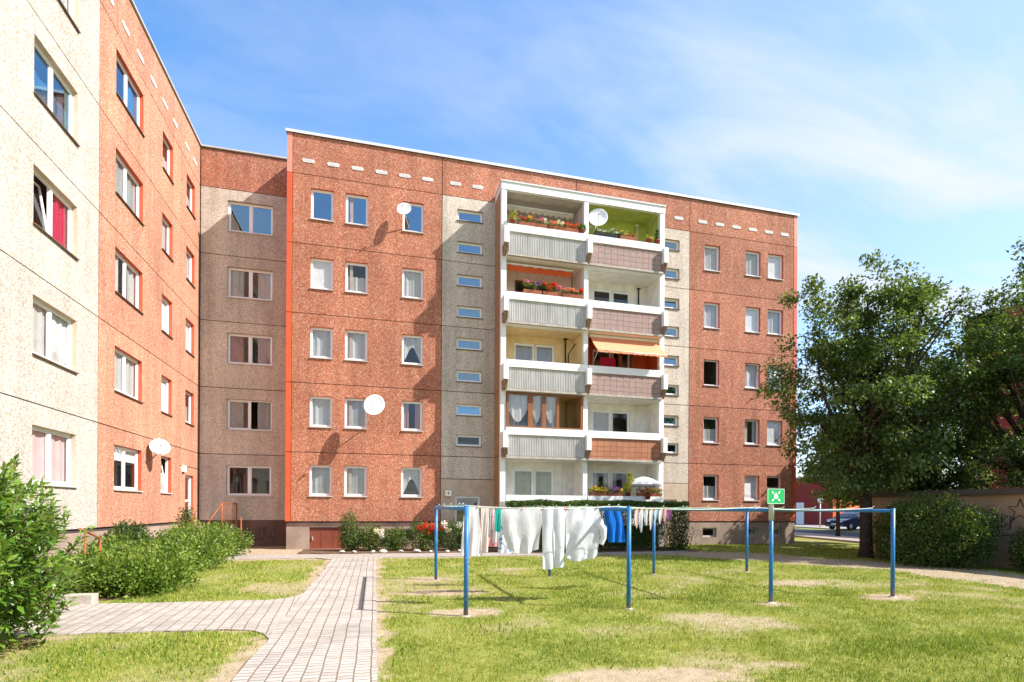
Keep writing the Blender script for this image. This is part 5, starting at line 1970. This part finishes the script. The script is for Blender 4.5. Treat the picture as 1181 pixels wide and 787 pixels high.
laurel()
sg_ = 'shrubs along the side wing'
bush('shrub', 'low dense shrub nearest the side path below the cream wall', 'shrub', [(-5.0, 11.9, 0.42, 0.85, 0.75, 0.55), (-4.4, 11.8, 0.34, 0.6, 0.6, 0.44)], 6750, 0.085, 0.048, 'leaf_shrub', 41, sg_, squash=0.84)
bush('shrub', 'rounded shrub at the corner of the lawn and the side path', 'shrub', [(-4.3, 12.3, 0.40, 0.8, 0.9, 0.52), (-4.6, 13.3, 0.48, 0.9, 0.8, 0.60)], 6750, 0.085, 0.048, 'leaf_shrub', 42, sg_, squash=0.84)
bush('shrub', 'light green shrub in front of the orange wing wall, second from the path', 'shrub', [(-5.6, 13.9, 0.55, 0.9, 0.9, 0.60), (-4.9, 14.6, 0.50, 0.8, 0.9, 0.60)], 6000, 0.085, 0.048, 'leaf_shrub', 43, sg_, squash=0.84)
bush('shrub', 'dark leafy bush close against the orange wall under the dish', 'shrub', [(-6.3, 16.3, 0.75, 0.55, 0.75, 0.72), (-6.4, 15.7, 0.6, 0.5, 0.5, 0.5)], 6000, 0.09, 0.05, 'leaf_dark', 44, sg_, squash=0.84)
bush('shrub', 'shrub on the lawn edge in the middle of the row', 'shrub', [(-4.75, 16.4, 0.50, 0.85, 1.1, 0.62), (-5.4, 17.2, 0.55, 0.8, 0.8, 0.70)], 6000, 0.085, 0.048, 'leaf_shrub', 45, sg_, squash=0.84)
bush('shrub', 'tall shrub before the side entrance steps', 'shrub', [(-5.6, 19.0, 0.70, 0.8, 0.8, 0.80), (-5.0, 18.5, 0.6, 0.8, 0.9, 0.68)], 6000, 0.085, 0.048, 'leaf_shrub', 46, sg_, squash=0.84)
bush('shrub', 'last shrub of the row, beside the dark plinth of the recess', 'shrub', [(-4.9, 20.3, 0.52, 0.8, 0.8, 0.66), (-5.4, 21.2, 0.72, 0.7, 0.7, 0.72)], 5250, 0.085, 0.048, 'leaf_shrub', 47, sg_, squash=0.84)
bush('shrub', 'thin upright shrub with bare tips beside the side entrance', 'shrub', [(-6.2, 20.6, 0.95, 0.35, 0.35, 1.05), (-6.25, 20.7, 1.5, 0.2, 0.2, 0.65)], 1500, 0.07, 0.036, 'leaf_dark', 48, sg_, squash=0.84)
rg_ = 'rose bushes at the foot of the orange block'
roses = [('tall leggy rose bush in front of the brown cellar door', [(-0.95, 21.7, 0.72, 0.42, 0.4, 0.82), (-0.75, 21.7, 0.45, 0.5, 0.4, 0.5)], 2600, 51, None),
         ('second rose bush from the cellar door, pale pink tinged', [(-0.1, 21.7, 0.48, 0.5, 0.42, 0.58)], 2200, 52, 'petal_white'),
         ('low bright green rose bush in the middle of the bed', [(0.75, 21.6, 0.42, 0.55, 0.42, 0.52)], 2400, 53, None),
         ('rose bush with bright red blossoms near the blue frame', [(1.75, 21.5, 0.55, 0.55, 0.42, 0.62), (2.3, 21.4, 0.5, 0.4, 0.4, 0.6)], 3000, 54, 'petal_red'),
         ('rose bush with white blossoms below the house number', [(2.95, 21.3, 0.55, 0.55, 0.42, 0.65), (3.5, 21.3, 0.45, 0.4, 0.4, 0.5)], 3000, 55, 'petal_white')]
for lb, md, n, sd, pt in roses:
    r_ = bush('rose_bush', lb, 'rose bush', md, n, 0.075, 0.045, 'leaf_rose', sd, rg_)
    if pt:
        g__ = random.Random(sd)
        blob_leaves('blossoms', [(m_[0] + g__.uniform(-0.4, 0.4), m_[1] - 0.25, m_[2] + m_[5] * g__.uniform(0.2, 0.9), 0.13) for m_ in md for _ in range(4)], 420 if pt == 'petal_red' else 260, 0.065, 0.06, M[pt], r_, sd)
hd = []
for x in np.arange(5.4, 12.6, 0.55):
    hd.append((x, 20.4, 1.02, 0.55, 0.66, 1.04))
    hd.append((x + 0.2, 20.2, 0.45, 0.55, 0.62, 0.6))
hedge_ = bush('hedge', 'dark clipped hedge below the balcony tower, behind the laundry', 'hedge', hd, 9000, 0.06, 0.035, 'leaf_hedge', 61, stems=40)


def hedge_faces():
    g = np.random.default_rng(66)
    n = 42000
    side = g.choice(4, n, p=[0.42, 0.40, 0.09, 0.09])
    u, v = g.random(n), g.random(n)
    dep = g.random(n) ** 1.6 * 0.30
    x = 5.1 + 7.55 * u
    top = 1.98 + 0.10 * (vnoise(x, x * 0, 1.1, 4) - 0.5) + 0.10 * (vnoise(x, v * 3, 4, 5) - 0.5)
    y = np.where(side == 0, 19.72 + dep + 0.16 * vnoise(x, v * 2, 1.6, 6), 19.8 + 1.35 * v)
    z = np.where(side == 0, 0.03 + v * (top - 0.03), top - dep * 0.6)
    e = side >= 2
    x = np.where(side == 2, 5.1 + dep, np.where(side == 3, 12.62 - dep + 0.1 * vnoise(u * 3, v * 3, 2, 7), x))
    y = np.where(e, 19.85 + 1.3 * u, y)
    z = np.where(e, 0.03 + v * 1.93, z)
    nrm = np.where((side == 0)[:, None], [[0, -1, 0.3]], np.where((side == 1)[:, None], [[0, 0, 1.0]], np.where((side == 2)[:, None], [[-1, 0, 0.3]], [[1, 0, 0.3]])))
    A = nrm * 0.7 + g.normal(size=(n, 3)) * 0.6
    T = np.clip(0.25 + 0.45 * vnoise(x * 2, z * 2 + y, 1.5, 3) + 0.25 * (z > 1.8) + g.normal(0, 0.16, n), 0, 1)  # tint raised near the top, painting the sunlit leaves brighter
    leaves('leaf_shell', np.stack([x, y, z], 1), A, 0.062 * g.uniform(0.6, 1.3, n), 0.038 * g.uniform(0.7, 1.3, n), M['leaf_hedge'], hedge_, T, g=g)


hedge_faces()
mb_ = [(17.5, 14.75, 0.95, 0.75, 0.8, 1.05), (17.2, 13.9, 1.05, 0.9, 0.9, 1.10), (16.95, 12.9, 1.05, 1.1, 0.9, 1.12), (17.0, 12.2, 0.95, 0.9, 0.8, 1.0), (17.2, 14.2, 0.5, 0.9, 0.9, 0.7), (16.5, 13.0, 0.5, 1.0, 1.0, 0.7), (17.2, 13.4, 1.5, 0.8, 1.0, 0.7)]
bush('dark_shrub', 'wide dark green shrub between the tree trunk and the graffiti wall', 'shrub', mb_, 30000, 0.085, 0.05, 'leaf_dark', 62, stems=30)
bush('dark_shrub', 'small dark shrub at the right picture edge against the wall', 'shrub', [(17.7, 10.9, 0.6, 0.5, 0.55, 0.75)], 4000, 0.08, 0.045, 'leaf_dark', 63)
g_ = random.Random(12)
for i in range(9):
    mb = MB()
    s = g_.uniform(0.07, 0.15)
    x, y = -1.2 + i * 0.55 + g_.uniform(-0.15, 0.15), 20.78 - 0.02 * i + g_.uniform(-0.08, 0.08)
    pts = []
    n = 9
    prof = [(0.02, 0.62 * s), (0.5 * s, 0.55 * s), (0.85 * s, 0.3 * s), (s, 0.0), (0.8 * s, -0.2 * s)]
    mb.lathe(prof, n, 0, Matrix.Translation((x, y, 0.04)) @ Matrix.Rotation(g_.uniform(0, 3), 4, 'Z') @ Matrix.Diagonal((1.2, 0.85, 1, 1)) @ Matrix.Rotation(g_.uniform(-0.4, 0.4), 4, 'X'))
    tag(mb.build('stone', M['stone']), 'pale rough stone edging the rose bed along the walkway', 'stone', 'stones edging the rose bed')

# rusty railings by the side wing
rl = thing('railing', (-5.6, 12.7, 0), 'rusty handrail of the cellar steps showing among the near shrubs', 'railing')
mb = MB()
mb.tube([(-5.62, 12.55, -0.02), (-5.62, 12.62, 1.19)], 0.022)
mb.tube([(-5.55, 13.05, 0.0), (-5.55, 13.05, 1.0)], 0.022)
mb.build('post', M['rust'], rl)
mb = MB()
mb.tube([(-5.62, 12.4, 1.24), (-5.62, 12.62, 1.19), (-5.55, 13.05, 1.02), (-5.5, 12.75, 0.35)], 0.026)
mb.build('handrail', M['rust'], rl)
rl = thing('railing', (-5.6, 22.7, 0), 'rusty railing of upright bars beside the side entrance steps', 'railing')
mb = MB()
for (x, y, h) in ((-5.62, 20.9, 1.15), (-5.62, 22.6, 1.85), (-5.62, 24.9, 1.85), (-4.95, 22.6, 1.30)):
    mb.tube([(x, y, -0.02), (x, y, h)], 0.028)
mb.build('post', M['rust'], rl)
mb = MB()
mb.tube([(-5.62, 20.9, 1.12), (-5.62, 22.6, 1.82), (-5.62, 24.9, 1.82)], 0.02)
for i in range(9):
    y = 22.75 + i * 0.25
    mb.tube([(-5.62, y, 0.9), (-5.62, y, 1.82)], 0.008, 6)
mb.build('bars', M['rust'], rl)

# ------------------------------------------------------------------ garage row with graffiti
XG = 18.3
ga = thing('garage', (XG, 12.5, 0), 'low tan garage with a flat dark roof and black graffiti on its wall', 'garage')
mb = MB()
mb.box((XG, 7.0, -0.1), (XG + 5, 17.0, 2.20))
gw = mb.build('wall', M['garage'], ga)
mb = MB()
mb.box((XG - 0.16, 6.9, 2.202), (XG + 5.1, 17.1, 2.37))
mb.build('roof', M['roof_felt'], ga)
mb = MB()


def st(pts, r=0.012):
    mb.tube([(XG - 0.012, y, z) for y, z in pts], r, 6)


# five-pointed star and scrawled letters, read along -Y
cy_, cz_ = 11.62, 1.72
star = []
for i in range(11):
    a = math.pi / 2 + i * math.pi / 5
    q = 0.34 if i % 2 == 0 else 0.14
    star.append((cy_ - q * math.cos(a), cz_ + q * math.sin(a)))
st(star)
st([(12.10, 1.2), (12.10, 1.62), (11.95, 1.55), (12.08, 1.42), (11.93, 1.30), (12.10, 1.22)])
st([(11.88, 1.15), (11.86, 1.55), (11.74, 1.5), (11.86, 1.36)])
st([(12.35, 1.05), (12.28, 1.5), (12.2, 1.1), (12.30, 1.28)])
st([(12.5, 1.55), (12.4, 1.75), (12.3, 1.45), (12.42, 1.5)])
st([(12.6, 1.0), (12.2, 0.92), (11.8, 1.02), (11.3, 0.95)], 0.012)
mb.build('graffiti', M['graffiti_black'], gw)

# ------------------------------------------------------------------ far blocks, lamp, car


def far_block(name, label, x0, x1, y0, y1, h, mx, my, win_rows, wins_w, wins_s):
    r = thing(name, (x0, y0, 0), label, 'apartment block')
    mb = MB()
    mb.box((x0, y0, -0.1), (x1, y1, h), 0)
    # the wall towards the street
    w = mb.build('wall', M[mx], r)
    mb = MB()
    mb.box((x0 + 0.01, y0 - 0.05, 0.0), (x1 - 0.01, y0 - 0.003, h - 0.01))
    mb.build('front_wall', M[my], r)
    mb = MB()
    mb.box((x0 - 0.12, y0 - 0.15, h + 0.002), (x1 + 0.1, y1 + 0.1, h + 0.14))
    mb.build('roof', M['cap'], r)
    for z in win_rows:
        for y in wins_w:
            mb = MB()
            mb.box((x0 - 0.06, y - 0.6, z), (x0 - 0.003, y + 0.6, z + 1.25), 0)
            f_ = mb.build('window', M['upvc'], r)
            mb = MB()
            mb.box((x0 - 0.075, y - 0.52, z + 0.08), (x0 - 0.062, y + 0.52, z + 1.17))
            mb.build('pane', M['car_glass'], f_)
        for x in wins_s:
            mb = MB()
            mb.box((x - 0.6, y0 - 0.11, z), (x + 0.6, y0 - 0.053, z + 1.25), 0)
            f_ = mb.build('window', M['upvc'], r)
            mb = MB()
            mb.box((x - 0.52, y0 - 0.125, z + 0.08), (x + 0.52, y0 - 0.112, z + 1.17))
            mb.build('pane', M['car_glass'], f_)
    return r


fb = far_block('apartment_block', 'dark red block far behind the trees, showing above the garage', 41.3, 56, 8, 29.7, 15.4, 'far_red_shaded', 'far_red_shaded', [2.3, 5.1, 7.9, 10.7, 13.2], list(np.arange(10, 28.5, 3.1)), [])
mb = MB()
mb.box((41.24, 15.2, 0.0), (41.297, 24.6, 4.9))
mb.build('pale_bay', M['far_pink'], fb)
mb = MB()
mb.box((41.1, 22.6, 0.0), (41.238, 23.1, 4.8))
mb.box((41.1, 19.0, 0.0), (41.238, 19.5, 4.8))
mb.build('white_column', M['white'], fb)
fo = far_block('street_building', 'low orange building across the road, half hidden by the tree', 46, 51, 46, 80, 5.2, 'far_red_shaded', 'far_orange_sunlit', [2.3], [54, 60, 66], [49.3])  # one building: shaded side coloured dark red, sunlit front orange
mb = MB()
mb.box((45.93, 49.8, 0.0), (45.998, 50.9, 2.5))
mb.build('door', M['white'], fo)
lp = thing('street_lamp', (40.2, 41.6, 0), 'small street lamp with a round white globe in front of the low orange building', 'street lamp')
mb = MB()
mb.tube([(40.2, 41.6, 0.05), (40.2, 41.6, 2.35)], [0.06, 0.045], 10)
mb.build('pole', M['galv'], lp)
mb = MB()
mb.lathe([(0.06, -0.02)] + [(0.24 * math.sin(a), 0.22 - 0.24 * math.cos(a)) for a in np.linspace(0.3, math.pi, 12)], 18, 0, Matrix.Translation((40.2, 41.6, 2.36)))
mb.build('globe', M['lamp_glass'], lp)


def car(loc, rz, label):
    r = thing('parked_car', loc, label, 'car', rz=rz)
    # local: x forward, y left, z up
    top = [(2.12, 0.42), (2.14, 0.62), (2.02, 0.76), (1.55, 0.86), (1.05, 0.94), (0.42, 1.30), (0.0, 1.43), (-0.6, 1.44), (-1.15, 1.33), (-1.75, 1.02), (-2.10, 0.96), (-2.18, 0.72), (-2.16, 0.42)]
    hw = lambda x, z: (0.88 if z < 0.95 else 0.88 - (z - 0.95) * 0.52) * (1 - 0.10 * max(0, abs(x) - 1.5) ** 1.5)
    mb = MB()
    n = len(top)
    zl = 0.24
    for i in range(n - 1):
        (xa, za), (xb, zb) = top[i], top[i + 1]
        ya, yb = hw(xa, za), hw(xb, zb)
        mb.face([(xa, -ya, za), (xa, ya, za), (xb, yb, zb), (xb, -yb, zb)], 0, True)
        for s in (-1, 1):
            mb.face([(xa, s * ya, za), (xb, s * yb, zb), (xb, s * hw(xb, 0.5), min(zb, 0.9)), (xa, s * hw(xa, 0.5), min(za, 0.9))], 0)
            mb.face([(xa, s * hw(xa, 0.5), min(za, 0.9)), (xb, s * hw(xb, 0.5), min(zb, 0.9)), (xb, s * hw(xb, 0.5) * 0.95, zl), (xa, s * hw(xa, 0.5) * 0.95, zl)], 0)
    mb.face([(2.12, -0.8, zl), (2.12, 0.8, zl), (2.12, 0.82, 0.42), (2.12, -0.82, 0.42)], 0)
    mb.face([(-2.16, -0.8, zl), (-2.16, 0.8, zl), (-2.16, 0.82, 0.42), (-2.16, -0.82, 0.42)], 0)
    mb.face([(2.12, -0.8, zl), (2.12, 0.8, zl), (-2.16, 0.8, zl), (-2.16, -0.8, zl)], 0)
    mb.build('body', M['car_paint'], r, True)
    for nm, pts in (('windscreen', [(1.0, 0.975), (0.45, 1.292)]), ('rear_window', [(-1.2, 1.32), (-1.7, 1.06)])):
        mb = MB()
        (xa, za), (xb, zb) = pts
        e = 0.012 if xa > 0 else -0.012
        mb.face([(xa + e, -hw(xa, za) + 0.10, za + 0.012), (xa + e, hw(xa, za) - 0.10, za + 0.012), (xb + e, hw(xb, zb) - 0.10, zb + 0.012), (xb + e, -hw(xb, zb) + 0.10, zb + 0.012)])
        mb.build(nm, M['car_glass'], r, True)
    for s in (-1, 1):
        mb = MB()
        for pts in ([(0.86, 0.98), (0.36, 1.24), (-0.02, 1.355), (-0.02, 0.98)], [(-0.09, 0.98), (-0.09, 1.36), (-0.6, 1.37), (-1.08, 1.26), (-1.40, 1.04)]):
            mb.face([(x, s * (hw(x, z) + 0.012), z) for x, z in pts])
        mb.build('side_window', M['car_glass'], r, True)
        mb = MB()
        mb.box((0.62, s * 0.9 - 0.02, 0.95), (0.74, s * 0.9 + 0.16 * s + 0.02, 1.07)) if s > 0 else mb.box((0.62, -1.06, 0.95), (0.74, -0.88, 1.07))
        mb.build('mirror', M['car_paint'], r, True)
        mb = MB()
        mb.hexa([(2.02, s * 0.52 - 0.16, 0.60), (2.02, s * 0.52 + 0.16, 0.60), (2.14, s * 0.52 + 0.14, 0.60), (2.14, s * 0.52 - 0.16, 0.60), (1.98, s * 0.52 - 0.16, 0.74), (1.98, s * 0.52 + 0.16, 0.74), (2.10, s * 0.52 + 0.14, 0.72), (2.10, s * 0.52 - 0.16, 0.72)])
        mb.build('headlight', M['lamp_glass'], r, True)
        for x in (1.35, -1.35):
            W4 = Matrix.Translation((x, s * 0.78, 0.31)) @ Matrix.Rotation(R(90), 4, 'X')
            mb = MB()
            mb.lathe([(0.19, -0.10), (0.29, -0.11), (0.315, -0.08), (0.315, 0.08), (0.29, 0.11), (0.19, 0.10)], 24, 0, W4)
            w_ = mb.build('wheel', M['tyre'], r, True)
            mb = MB()
            mb.lathe([(0.0, -0.06), (0.06, -0.09), (0.10, -0.07), (0.19, -0.095)], 20, 0, W4)
            mb.lathe([(0.0, 0.06), (0.06, 0.09), (0.10, 0.07), (0.19, 0.095)], 20, 0, W4)
            mb.build('rim', M['galv'], w_, True)
    mb = MB()
    mb.box((2.13, -0.26, 0.40), (2.15, 0.26, 0.51))
    mb.build('licence_plate', M['white'], r, True)
    mb = MB()
    mb.box((2.12, -0.38, 0.53), (2.148, 0.38, 0.66))
    mb.build('grille', M['dark'], r, True)
    return r


car((38.6, 36.6, 0.10), R(188), 'dark blue car parked across the road, half hidden behind the tree shrub')

# ------------------------------------------------------------------ render defaults
sc.render.engine = 'CYCLES'
sc.cycles.max_bounces = 8
sc.cycles.transparent_max_bounces = 16
